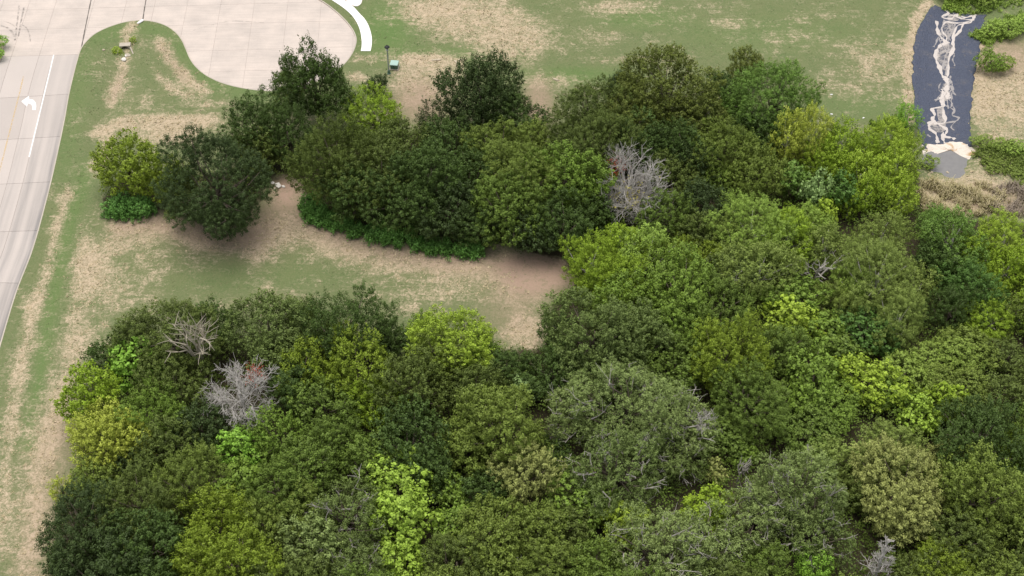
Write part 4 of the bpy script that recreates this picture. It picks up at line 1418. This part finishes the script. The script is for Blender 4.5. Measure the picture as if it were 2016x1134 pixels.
 (1000, 690, 90, 'R', 'dark', 'dark low tree left of the straw patch corner', .9),
 (1035, 735, 70, 'B', 'teal', 'bluish green little tree in the dark dip below the straw patch', .9),
 (1235, 712, 200, 'G', 'grey', 'big twiggy grey-green tree with bare grey limbs in the lower middle', .9),
 (1140, 755, 130, 'G', 'grey', 'twiggy grey-green crown on the left of the big twiggy tree', .9),
 (1330, 765, 150, 'G', 'grey', 'twiggy grey crown with pale dead twigs on the right of the big twiggy tree', .9),
 (1215, 845, 180, 'G', 'dgrey', 'dull twiggy tree in front of the big twiggy grey tree', .9),
 (1330, 860, 110, 'G', 'dgrey', 'thin dull twiggy tree left of the small tan crown', .9),
 (1411, 906, 50, 'B', 'tan', 'small tan crown alone beside a pale bare trunk', 1.0),
 (1462, 862, 68, 'B', 'green', 'small flat green crown on a pale forked trunk', .8),
 (1140, 920, 130, 'B', 'green', 'fresh green tree in the lower middle right of the tan crown', .8),
 (1090, 860, 70, 'R', 'dark', 'dark shaded tree between the olive and the twiggy crowns', .8),
 (1225, 985, 110, 'B', 'lime', 'fresh lime green low tree near the lower edge', .7),
 (1110, 1000, 110, 'R', 'dolive', 'olive-dark low tree by the brown hollow near the lower edge', .8),
 (1290, 1005, 185, 'G', 'grey', 'broad twiggy grey-green tree near the lower edge', .9),
 (1395, 1010, 150, 'G', 'grey', 'twiggy pale green tree right of the broad twiggy one near the lower edge', .9),
 (1390, 960, 100, 'B', 'ygreen', 'yellow-green leafy tree above the twiggy pale green one', .8),
 (1560, 888, 165, 'G', 'grey', 'tall grey-green dome left of the tan flowering crown', 1.1),
 (1490, 950, 140, 'G', 'grey', 'grey-green twiggy tree left of the tall grey-green dome', 1.0),
 (1600, 985, 140, 'G', 'dgrey', 'dull grey-green tree at the foot of the tall grey-green dome', 1.0),
 (1600, 1082, 78, 'W', 'vivid', 'small vivid green cone at the lower picture edge', 1.2),
 (1510, 1075, 120, 'R', 'mid', 'green dome left of the small vivid cone at the lower edge', .9),
 (1745, 825, 130, 'R', 'tanolive', 'tan-olive crown at the back of the tan flowering group', .9),
 (1760, 880, 170, 'R', 'tan', 'large tan flowering crown in the lower right', 1.0),
 (1635, 862, 105, 'R', 'tanolive', 'tan-olive crown on the left of the tan flowering group', .9),
 (1850, 868, 75, 'R', 'tan', 'small tan crown on the right tip of the flowering group', .9),
 (1785, 955, 125, 'R', 'tan', 'tan crown in the front of the flowering group', 1.0),
 (1690, 960, 42, 'B', 'lime', 'small lime bush in the shade beside the tan flowering crown', 1.0),
 (1695, 930, 90, 'R', 'dolive', 'dark olive tree in the shade left of the tan flowering crown', .9),
 (1810, 790, 78, 'B', 'brightlime', 'bright lime leafy tree right above the tan flowering crown', 1.0),
 (1855, 755, 95, 'B', 'ygreen', 'yellow-green leafy tree behind the bright lime one', .9),
 (1925, 785, 170, 'S', 'dark', 'dark green spiky dome in the lower right', .9),
 (1995, 850, 80, 'R', 'ygreen', 'yellow-green tree at the right edge beside the dark spiky dome', .9),
 (1935, 888, 185, 'R', 'olive', 'large olive dome below the dark spiky dome', 1.0),
 (2000, 960, 130, 'R', 'tanolive', 'dull tan-olive tree at the lower right picture edge', 1.0),
 (1880, 990, 140, 'R', 'dolive', 'dark olive tree below the large olive dome', .9),
 (1845, 1056, 115, 'W', 'yolive', 'yellow-olive fine-leaved tree at the lower edge right of the pale dead tree', 1.0),
 (1960, 1075, 140, 'R', 'olive', 'olive tree at the bottom right corner', .9),
 (1800, 1085, 100, 'R', 'dolive', 'dark olive tree between the pale dead tree and the yellow-olive one', .9),
 # --- lower left wood
 (350, 590, 175, 'R', 'dolive', 'brown-dark dome at the clearing edge behind the bare forked tree', .85),
 (262, 632, 110, 'R', 'dolive', 'dark olive tree at the upper left corner of the lower wood', 1.0),
 (212, 668, 78, 'R', 'dark', 'dark small tree on the verge side above the vivid green tree', .9),
 (425, 600, 90, 'R', 'dark', 'dark tree behind the bare forked tree', 1.0),
 (530, 572, 150, 'R', 'dgrey', 'grey-green tree on the clearing edge right of the bare forked tree', 1.0),
 (590, 585, 70, 'R', 'dgrey', 'small grey-green crown peeping into the clearing', 1.0),
 (690, 570, 170, 'S', 'dark', 'dark spiky dome on the clearing edge in the lower wood', 1.0),
 (620, 605, 85, 'S', 'mid', 'green tree at the left of the dark spiky dome', 1.0),
 (765, 640, 80, 'R', 'dark', 'dark low tree between the spiky and the lime green domes', .9),
 (892, 608, 145, 'R', 'lime', 'lime green dome on the clearing edge in the lower wood', 1.0),
 (835, 625, 80, 'R', 'green', 'green tree at the left of the lime green dome', .9),
 (945, 660, 75, 'R', 'green', 'green tree at the right of the lime green dome', 1.0),
 (705, 648, 155, 'S', 'yolive', 'yellow-olive spiky tree below the dark spiky dome', 1.0),
 (618, 680, 120, 'S', 'yolive', 'yellow-olive tree right of the grey dead tree of the lower wood', 1.0),
 (870, 655, 125, 'R', 'olive', 'olive dome in front of the lime green dome', 1.0),
 (800, 700, 150, 'R', 'dolive', 'dull olive broad tree left of the olive dome', 1.0),
 (940, 715, 110, 'R', 'dolive', 'dull olive tree right of the olive dome', 1.0),
 (545, 650, 110, 'R', 'dgrey', 'grey-green tree behind the grey dead tree of the lower wood', 1.0),
 (580, 720, 110, 'R', 'dark', 'dark tree touching the right of the grey dead tree', 1.0),
 (640, 745, 130, 'R', 'mid', 'mid green tree below the yellow-olive tree', .9),
 (262, 666, 106, 'B', 'vivid', 'vivid green round tree at the upper left of the lower wood', 1.0),
 (180, 725, 115, 'R', 'ygreen', 'yellow-green tree bulging onto the verge', 1.1),
 (305, 758, 125, 'S', 'green', 'fresh green spiky tree left of the grey dead tree', 1.0),
 (205, 798, 120, 'S', 'yellow', 'bright yellow spiky tree on the verge side', 1.1),
 (260, 830, 95, 'S', 'yellow', 'yellow tree on the right of the bright yellow spiky one', 1.0),
 (340, 692, 135, 'R', 'dolive', 'dark olive tree under the bare forked tree', .9),
 (330, 828, 115, 'R', 'dolive', 'dark olive dome right of the yellow trees', 1.0),
 (400, 800, 110, 'R', 'vdark', 'very dark tree in the hollow left below the grey dead tree', .9),
 (370, 888, 145, 'S', 'olive', 'brownish olive spiky tree in the left of the lower wood', 1.0),
 (255, 876, 66, 'R', 'vdark', 'small very dark crown beside the yellow tree', 1.0),
 (275, 915, 170, 'S', 'dolive', 'dark olive spiky tree above the big very dark oak', 1.0),
 (124, 938, 56, 'S', 'yellow', 'little yellow bush on the verge at the lower left', 1.1),
 (190, 905, 90, 'R', 'olive', 'olive tree above the little yellow bush', .9),
 (170, 958, 180, 'R', 'vdark', 'big very dark oak bulging onto the verge at the lower left', 1.0),
 (285, 1000, 180, 'R', 'dark', 'dark oak right of the big very dark one at the lower left', 1.0),
 (195, 1050, 200, 'R', 'vdark', 'very dark oak at the lower left picture edge', 1.0),
 (430, 975, 140, 'S', 'yolive', 'yellow-olive spiky tree at the lower left', 1.0),
 (460, 1035, 180, 'S', 'yolive', 'broad yellow-olive tree at the lower picture edge', 1.0),
 (385, 1075, 110, 'S', 'yolive', 'yellow-olive tree next to the dark oak at the lower edge', .9),
 (478, 842, 95, 'B', 'vivid', 'vivid green broad-leaved tree just below the grey dead tree', .9),
 (548, 812, 110, 'S', 'green', 'fresh green spiky tree at the right foot of the grey dead tree', 1.0),
 (610, 850, 140, 'R', 'mid', 'mid green dome right of the fresh green spiky tree', .95),
 (470, 910, 110, 'B', 'green', 'green leafy tree below the vivid broad-leaved one', .9),
 (550, 905, 135, 'R', 'mid', 'mid green round tree above the grey-green thicket of the lower edge', .95),
 (655, 820, 105, 'R', 'mid', 'mid green crown left of the yellow-lime crown', .95),
 (735, 762, 100, 'S', 'ygreen', 'yellow-lime spiky crown in the middle of the lower wood', 1.0),
 (815, 800, 150, 'R', 'dark', 'dark tree in the dip left of the olive clumped tree', 1.0),
 (730, 862, 115, 'R', 'mid', 'mid green dome left of the brilliant lime tree', .9),
 (840, 880, 110, 'R', 'dark', 'dark tree behind the brilliant lime tree', .9),
 (985, 757, 180, 'R', 'olive', 'olive tree with rounded leaf clumps in the lower middle', 1.0),
 (920, 830, 110, 'R', 'olive', 'olive crown on the left of the olive clumped tree', 1.0),
 (1035, 868, 130, 'R', 'tan', 'tan-green crown at the foot of the olive clumped tree', 1.05),
 (960, 930, 90, 'R', 'dark', 'dark tree in the hole left of the tan-green crown', .9),
 (790, 898, 135, 'B', 'brightlime', 'brilliant lime tree with bare dark limbs in the lower wood', .9),
 (800, 975, 125, 'B', 'brightlime', 'brilliant lime crown just in front of the brilliant lime tree', 1.0),
 (795, 1062, 105, 'B', 'brightlime', 'brilliant lime crown at the lower picture edge', 1.0),
 (885, 930, 72, 'B', 'green', 'fresh green small crown right of the brilliant lime tree', 1.1),
 (885, 1000, 90, 'B', 'green', 'fresh green spreading tree right of the front lime crown', .9),
 (600, 955, 120, 'R', 'olive', 'olive tree left of the grey twiggy thicket at the lower edge', .95),
 (680, 950, 145, 'G', 'dgrey', 'dull twiggy tree left of the brilliant lime tree', 1.0),
 (615, 1020, 125, 'R', 'grey', 'pale grey-green crown at the lower edge', 1.0),
 (520, 985, 110, 'R', 'olive', 'olive dome right of the yellow-olive spiky tree', 1.0),
 (700, 1040, 130, 'G', 'dgrey', 'dull grey crown left of the front lime crown at the lower edge', .9),
 (965, 985, 150, 'R', 'olive', 'olive tree below the tan-green crown', .95),
 (900, 1045, 150, 'R', 'dolive', 'dark olive tree right of the lime crown at the lower edge', .95),
 (1060, 1000, 110, 'R', 'olive', 'olive crown left of the brown hollow near the lower edge', .95),
 (1080, 1060, 120, 'R', 'olive', 'olive tree at the lower edge in the middle', .9),
 (980, 1085, 120, 'R', 'olive', 'olive low tree left of the pale dead top at the lower edge', .9),
 (600, 1095, 130, 'R', 'dolive', 'dark olive tree at the lower edge under the pale grey-green crown', .9),
 (1180, 1070, 120, 'R', 'mid', 'mid green tree at the lower edge in the middle of the wood', .9),
 (1420, 1090, 120, 'R', 'dolive', 'dark olive tree at the lower edge below the twiggy pale green tree', .9),
]
EDGE = [(150, 1185, 180, 'R', 'vdark'), (300, 1130, 180, 'R', 'dark'), (520, 1125, 150, 'R', 'dolive'), (720, 1130, 150, 'R', 'mid'), (860, 1125, 150, 'R', 'olive'), (1040, 1130, 160, 'R', 'dolive'), (1240, 1135, 170, 'R', 'mid'),
        (1480, 1140, 170, 'R', 'dolive'), (1660, 1150, 160, 'R', 'olive'), (1900, 1150, 170, 'R', 'dolive'), (2060, 1080, 150, 'R', 'dolive'), (2075, 940, 140, 'R', 'olive'), (2070, 800, 140, 'R', 'mid'), (2065, 690, 120, 'R', 'dolive'), (2065, 560, 120, 'W', 'willow'), (2070, 450, 120, 'W', 'lime')]

SHRUBS = [
 (1950, 100, 54, 'H', 'green', 'round green shrub on the dry slope right of the mat', .9),
 (1978, 112, 40, 'H', 'herb', 'small lighter shrub right of the round green one on the dry slope', .9),
 (1952, 42, 48, 'H', 'lightolive', 'pale green bush at the upper right corner of the mat', .7),
 (1986, 40, 50, 'H', 'lightolive', 'pale green bush in the row above the dry slope', .7),
 (2016, 30, 50, 'H', 'lightolive', 'pale green bush at the right end of the row above the dry slope', .7),
 (1872, -40, 56, 'H', 'green', 'green bush on the bank just above the mat', .6),
 (1945, -34, 64, 'H', 'herb', 'yellowish bush on the bank at the top edge right of the mat', .6),
 (1930, 266, 38, 'H', 'herb', 'dark weedy bush at the lower right corner of the mat', .7),
 (1968, 272, 42, 'H', 'herb', 'weedy bush on the slope right of the sand bar', .7),
 (2002, 280, 42, 'H', 'lightolive', 'weedy bush at the right edge below the dry slope', .7),
 (1955, 312, 46, 'H', 'olive', 'low olive weeds right of the pond', .4),
 (2005, 330, 46, 'H', 'olive', 'low olive weeds at the right edge beyond the pond', .4),
 (1828, 300, 40, 'H', 'herb', 'small bush between the willows and the pond', .8),
 (230, 92, 18, 'H', 'lime', 'yellow-green weed clump left of the culvert mouth', .8),
 (261, 74, 14, 'H', 'lime', 'yellow-green weed clump right of the culvert mouth', 1.0),
 (240, 101, 14, 'H', 'herb', 'low weeds in front of the culvert apron', .6),
 (-10, 70, 42, 'H', 'vivid', 'vivid green bush on the median end at the left edge', .8),
 (-8, 92, 36, 'H', 'vivid', 'lower vivid green bush on the median end at the left edge', .8),
 (232, 383, 52, 'H', 'weed', 'vivid green weeds at the left foot of the yellow-green round tree', .9),
 (275, 385, 56, 'H', 'weed', 'vivid green weeds at the right foot of the yellow-green round tree', .8),
 (1955, 668, 26, 'H', 'rust', 'little red-leaved bush in the thicket at the right edge', 1.0),
 (1253, 283, 26, 'B', 'lime', 'thin yellow-green sapling sticking up behind the grey dead tree', 1.4),
]

for a in TREES:
    place_tree('tree', *a[:6], asp=a[6])
EDGE_LABELS = ['very dark tree cut by the bottom left corner of the picture', 'dark tree cut by the lower edge left of the yellow-olive trees', 'olive-dark tree cut by the lower edge right of the yellow-olive trees', 'green tree cut by the lower edge left of the brilliant lime crown',
    'olive tree cut by the lower edge right of the brilliant lime crown', 'olive-dark tree cut by the lower edge at the pale dead treetop', 'green tree cut by the lower edge under the broad twiggy tree', 'olive-dark tree cut by the lower edge left of the vivid cone',
    'olive tree cut by the lower edge between the vivid cone and the pale dead tree', 'olive-dark tree cut by the lower edge right of the yellow-olive fine-leaved tree', 'olive-dark tree cut by the right edge near the bottom corner', 'olive tree cut by the right edge beside the dull tan-olive tree',
    'green tree cut by the right edge beside the yellow-green tree', 'dull tree cut by the right edge below the little red bush', 'willow-green tree cut by the right edge above the little red bush', 'lime willow cut by the right edge below the dry reeds']
for a, l in zip(EDGE, EDGE_LABELS):
    place_tree('tree', *a, label=l, group='trees cut by the picture edge')
for a in SHRUBS:
    place_tree('shrub', *a[:6], asp=a[6], cat='shrub', lift=-.35 if a[2] < 60 else -.3)

# ------------------------------------------------------------------ dead and bare trees
def dead_tree(u, vbase, w, hpx, label, mat, seed, limbs=7, depth=3, spread=.8, up=.1, trunk_h=.3, kids=3, leaf=None, twig=1.0, bend=.28, cone=False, reach=(.50, .62)):
    base = PG(u, vbase)
    sc, dep = scale_at(vbase - hpx / 2, 3)
    H = hpx / (sc * math.cos(dep)) * .80
    rr0 = w / sc / 2
    rs = np.random.RandomState(seed)
    t = thing('dead_tree', label, 'dead tree', base, rs.uniform(0, 6))
    m = MB()
    th = H * trunk_h
    tr = .05 * rr0 + .06
    if cone:
        th = H * .62
    m.tube([(0, 0, -.2), (.1, 0, th * .5), (0.05, .05, th), (0, 0, th * 1.5)], [tr * 1.3, tr, tr * .85, tr * .4], 7)
    m.obj('trunk', mat, t)
    for k in range(limbs):
        a = 2 * math.pi * k / limbs + rs.uniform(-.3, .3)
        el = rs.uniform(.25, 1.1) if spread > .6 else rs.uniform(.95, 1.38)
        d = np.array((math.cos(a) * math.cos(el), math.sin(a) * math.cos(el), math.sin(el)))
        L = min(rr0 / max(math.cos(el), .3), (H - th) / max(math.sin(el), .3)) * rs.uniform(*reach)
        m = MB()
        if cone:                                        # short limbs all the way up a straight stem
            hz = H * (.12 + .85 * (k + .5) / limbs)
            a, el = k * 2.4, rs.uniform(.25, .7)
            d = np.array((math.cos(a) * math.cos(el), math.sin(a) * math.cos(el), math.sin(el)))
            grow(m, (0, 0, hz), d, (rr0 * (1 - hz / H) + .3) * .8, .07, depth, rs, up, kids, bend)
            m.obj('limb', mat, t)
            continue
        grow(m, (0, 0, th * rs.uniform(.7, 1.3)), d, L, tr * .55 * twig, depth, rs, up, kids, bend)
        m.obj('limb', mat, t)
    if leaf:
        for tone, cx, cy, cz, lr, n in leaf:
            pos = np.array((cx, cy, cz)) * (rr0, rr0, H) + rs.normal(0, 1, (n, 3)) * lr * rr0
            v, ti = leaves(pos, unit(rs.normal(0, 1, (n, 3)) + (0, 0, .5)), .4, 6, .16, .12, rs)
            o = link('withered_leaves', mesh_np('withered_leaves', v, np.arange(len(v)), 4, {'tint': ti}, M['leaf_' + tone]), t)
            o.rotation_euler = (0, 0, -t.rotation_euler.z)
            tag(o, 'last leaves left on the dead limbs')
    return t
dead_tree(1245, 428, 142, 118, 'grey dead tree with a fan of fine twigs in the upper wood', M['bark_dead'], 4, 24, 3, 1, .04, .2, 4, [('rust', -.5, .35, .85, .16, 60), ('gold', -.25, -.3, .55, .32, 120)], 1.0, .17)
dead_tree(486, 838, 142, 146, 'grey dead tree with tangled silvery branches in the lower wood', M['bark_dead'], 9, 15, 3, 1, 0.0, .36, 4, [('rust', .45, .25, .75, .12, 50)], .6, .36, False, (.50, .68))
dead_tree(404, 748, 120, 168, 'bare pale tree with upright forked limbs left above the grey dead tree', M['bark_pale'], 16, 8, 2, .5, .08, .34, 3, None, 1.2, .13)
dead_tree(1715, 1160, 84, 125, 'pale dead tree with dense white twigs at the lower right edge', M['bark_dead'], 22, 26, 2, .5, .10, .12, 4, None, .8, .3, True)
dead_tree(1015, 1140, 64, 50, 'pale dead treetop at the lower edge in the middle', M['bark_dead'], 25, 16, 2, 1, .15, .25, 3, None, .8, .3, True)
dead_tree(1600, 575, 95, 90, 'pale forked limbs showing under the tan-olive crowns', M['bark_grey'], 31, 5, 2, .5, .05, .3, 2, None, 1.5)
dead_tree(1555, 572, 60, 80, 'slim pale forked trunk under the yellow-olive crown', M['bark_grey'], 33, 4, 1, .5, .05, .4, 2, None, 1.4)
dead_tree(1452, 960, 60, 62, 'pale forked bare trunk beneath the small flat green crown', M['bark_grey'], 35, 4, 2, .5, .1, .4, 2, None, 1.3)
dead_tree(1445, 600, 60, 75, 'silvery dead twigs poking out of the greyish crown in the middle', M['bark_dead'], 37, 7, 2, 1, .1, .6, 3)
dead_tree(1370, 880, 90, 95, 'leaning grey dead twigs right of the big twiggy tree', M['bark_dead'], 39, 8, 3, 1, .02, .5, 3)
dead_tree(1060, 1030, 40, 30, 'fallen grey branches in the brown hollow near the lower edge', M['bark_grey'], 41, 5, 2, 1, .0, .3, 2)

# ------------------------------------------------------------------ undergrowth, nettle strip, reeds, dry grass
def scatter(poly, n, seed):
    rs = np.random.RandomState(seed)
    p = np.array(poly)
    lo, hi = p.min(0), p.max(0)
    lo, hi = np.maximum(lo, (-90, 60)), np.minimum(hi, (90, 200))
    x, y = rs.uniform(lo[0], hi[0], n), rs.uniform(lo[1], hi[1], n)
    k = pip(x, y, poly)
    return x[k], y[k], rs

def undergrowth():
    x, y, rs = scatter(wood_poly, 44000, 5)
    d = segdist(x, y, wood_poly + [wood_poly[0]])
    k = d > .5
    x, y, d = x[k], y[k], d[k]
    hump = np.clip(.5 + .5 * np.sin(x * .9 + 1) * np.sin(y * .8) + .4 * np.sin(x * .37 + y * .29), 0, 1.4)
    h = .5 + hump * np.clip(d / 3, .25, 1) * 2.6
    z = gz(x, y) + h * rs.uniform(.35, 1, len(x))
    ax = unit(np.c_[rs.normal(0, .5, (len(x), 2)), np.full(len(x), .9)])
    v, t = leaves(np.c_[x, y, z], ax, .7, 7, .26, .22, rs, tint_spray=np.clip(.5 + .5 * np.sin(x * .7) * np.sin(y * .6 + 1) + rs.normal(0, .2, len(x)), 0, 1))
    o = link('undergrowth', mesh_np('undergrowth', v, np.arange(len(v)), 4, {'tint': t}, M['leaf_mid']))
    tag(o, 'low leafy undergrowth on the floor of the wood', kind='stuff')
undergrowth()

def strip(name, px, width, n, h, tone, label, seed, size=.24, L=1.0):
    """tall upright weeds along a line, growing on its uphill side"""
    c = smooth(PP(px), 8)
    rs = np.random.RandomState(seed)
    c = np.array([tuple(p[:2]) for p in c])
    s = rs.uniform(0, len(c) - 1.001, n)
    i = s.astype(int)
    f = (s - i)[:, None]
    p = c[i] * (1 - f) + c[i + 1] * f
    d = unit(c[i + 1] - c[i])
    nr = np.c_[-d[:, 1], d[:, 0]]
    nr *= np.sign(nr[:, 1:2] + 1e-9)
    p = p + nr * (rs.rand(n, 1) ** .8 * width + (.35 * np.sin(s * 1.7) + .25 * np.sin(s * 4.1 + 1) + rs.normal(0, .12, n))[:, None])
    sp_ = i / 8.0
    wave = .72 + .30 * np.sin(sp_ * 5.1 + seed) * np.sin(sp_ * 2.3 + 1) + .18 * np.sin(sp_ * 17)
    keep = rs.rand(n) < np.clip(wave + .35, 0, 1)
    p, wave, n = p[keep], wave[keep], int(keep.sum())
    hh = h * rs.uniform(.45, 1.25, n) * np.clip(wave, .35, 1.2)
    z0 = gz(p[:, 0], p[:, 1])
    V, T = [], []
    for k in range(3):
        pos = np.c_[p, z0 + hh * (.15 + .28 * k)]
        ax = unit(np.c_[rs.normal(0, .22, (n, 2)), np.ones(n)])
        v, t = leaves(pos, ax, hh.mean() * .35, 7, size, .12, rs, up=.9, aspect=.5)
        V.append(v); T.append(t)
    v, t = np.concatenate(V), np.concatenate(T)
    o = link(name, mesh_np(name, v, np.arange(len(v)), 4, {'tint': t}, M['leaf_' + tone]))
    tag(o, label, kind='stuff')
strip('nettles', [(588, 400), (602, 436), (638, 456), (720, 480), (780, 490), (850, 507), (920, 516), (955, 506)], 2.4, 1500, 1.7, 'weed', 'strip of tall vivid green nettles along the front of the upper wood', 3)
strip('weeds', [(206, 425), (222, 437), (255, 440), (290, 432), (312, 420)], 2.4, 420, 1.6, 'weed', 'vivid green weeds round the foot of the yellow-green round tree', 4)
strip('bank_weeds', [(1912, 300), (1940, 330), (1990, 350), (2040, 360)], 5.5, 900, .5, 'tanolive', 'low weeds on the bank right of the pond', 6)
strip('bank_weeds', [(1850, 14), (1880, 24), (1935, 27), (1990, 18), (2060, 8)], 5.0, 700, .6, 'lightolive', 'green weeds along the top end of the erosion mat', 7)
strip('bank_weeds', [(1945, 95), (1975, 82), (2020, 62), (2060, 50)], 3.5, 450, .6, 'lightolive', 'pale weeds in a row above the dry slope', 8)
strip('bank_weeds', [(1725, 262), (1755, 255), (1785, 250)], 1.6, 220, .9, 'green', 'green weeds between the far lawn and the mat', 9)

def reeds(name, poly_px, n, h, a, b, label, seed):
    poly = [tuple(P(u, v)[:2]) for u, v in poly_px]
    x, y, rs = scatter(poly, n, seed)
    cl = np.sin(x * 1.9 + 1) * np.sin(y * 1.6) + .6 * np.sin(x * .8 + y * 1.1) + rs.normal(0, .4, len(x))
    x, y, cl = x[cl > -.35], y[cl > -.35], cl[cl > -.35]
    n = len(x)
    z = gz(x, y)
    ang = rs.uniform(0, 6.28, n)
    hh = h * rs.uniform(.5, 1.2, n) * np.clip(.6 + .4 * cl, .4, 1.3)
    dx, dy = np.cos(ang), np.sin(ang)
    bend = rs.uniform(.2, .9, n) * hh
    w = .045
    pr = [(0, 0), (.25, .55), (.65, .9), (1, .85)]
    vs = []
    for j, (o_, q) in enumerate(pr):
        ww = w * (1 - .75 * j / 3)
        cx, cy, cz = x + dx * bend * o_, y + dy * bend * o_, z + hh * q
        vs += [np.c_[cx - dy * ww, cy + dx * ww, cz], np.c_[cx + dy * ww, cy - dx * ww, cz]]
    v = np.stack(vs, 1).reshape(-1, 3)
    f = np.array([(2 * j, 2 * j + 1, 2 * j + 3, 2 * j + 2) for j in range(3)])
    f = (np.arange(n)[:, None, None] * 8 + f[None]).ravel()
    k = NT(name + '_blade')
    t = k.attr('tint')
    c = k.mix(t, a, b)
    m_ = k.done(k.bsdf(c, .8, None, .2))
    o = link(name, mesh_np(name, v, f, 4, {'tint': rs.rand(n).repeat(8)}, m_))
    tag(o, label, kind='stuff')
reeds('reeds', [(1800, 362), (1840, 362), (1870, 370), (1895, 372), (1920, 362), (1960, 372), (1990, 400), (1960, 425), (1880, 435), (1815, 420)], 7000, 1.15, (.27, .24, .10), (.52, .44, .27), 'dry tan reeds below the pond', 12)
reeds('reeds', [(1945, 370), (2040, 360), (2060, 430), (1950, 430)], 2600, 1.0, (.20, .16, .12), (.34, .28, .22), 'grey-brown withered reeds at the right edge', 13)

def straw():
    """dry grass tufts standing where the lawn has turned to straw, short green ones elsewhere"""
    rs = np.random.RandomState(17)
    ok = (GFLOOR < .3) & (GV[:, 0] > -88) & (GV[:, 0] < 90) & (GV[:, 1] > 66) & (GV[:, 1] < 185)
    for name, wt, n, h, mats, label in (('dry_grass', np.clip(GDRY - .22, 0, 1), 2500, .10, ((.34, .28, .16), (.56, .46, .30)), 'dry straw tufts on the mown ground'),
                                        ('grass', np.clip(.55 - GDRY - GBARE * .4, 0, 1), 7000, .06, ((.13, .165, .065), (.19, .20, .10)), 'short green grass tufts on the mown ground')):
        p = wt * ok
        i = rs.choice(len(GV), n, p=p / p.sum())
        x, y = GV[i, 0] + rs.uniform(-.6, .6, n), GV[i, 1] + rs.uniform(-.6, .6, n)
        kk = ~pip(x, y, [tuple(q[:2]) for q in road_outline]) & ~pip(x, y, [tuple(q[:2]) for q in mat_poly]) & (segdist(x, y, [tuple(q[:2]) for q in road_outline]) > .25)
        x, y = x[kk], y[kk]
        n = len(x)
        z = gz(x, y)
        V = []
        for b in range(4):
            a = rs.uniform(0, 6.28, n)
            l = h * rs.uniform(.6, 1.5, n)
            s = rs.uniform(.05, .13, n) if name == 'dry_grass' else rs.uniform(.04, .09, n)
            ox, oy = rs.normal(0, .13, n), rs.normal(0, .13, n)
            fx, fy = np.cos(a), np.sin(a)
            V.append(np.stack((np.c_[x + ox - fy * s, y + oy + fx * s, z - .01], np.c_[x + ox + fy * s, y + oy - fx * s, z - .01], np.c_[x + ox + fx * l * 1.6, y + oy + fy * l * 1.6, z + l]), 1))
        v = np.concatenate(V).reshape(-1, 3)
        k = NT(name + '_blade')
        m_ = k.done(k.bsdf(k.mix(k.attr('tint'), *mats), .85, None, .15))
        o = link(name, mesh_np(name, v, np.arange(len(v)), 3, {'tint': rs.rand(len(v) // 3).repeat(3)}, m_))
        tag(o, label, kind='stuff')
straw()
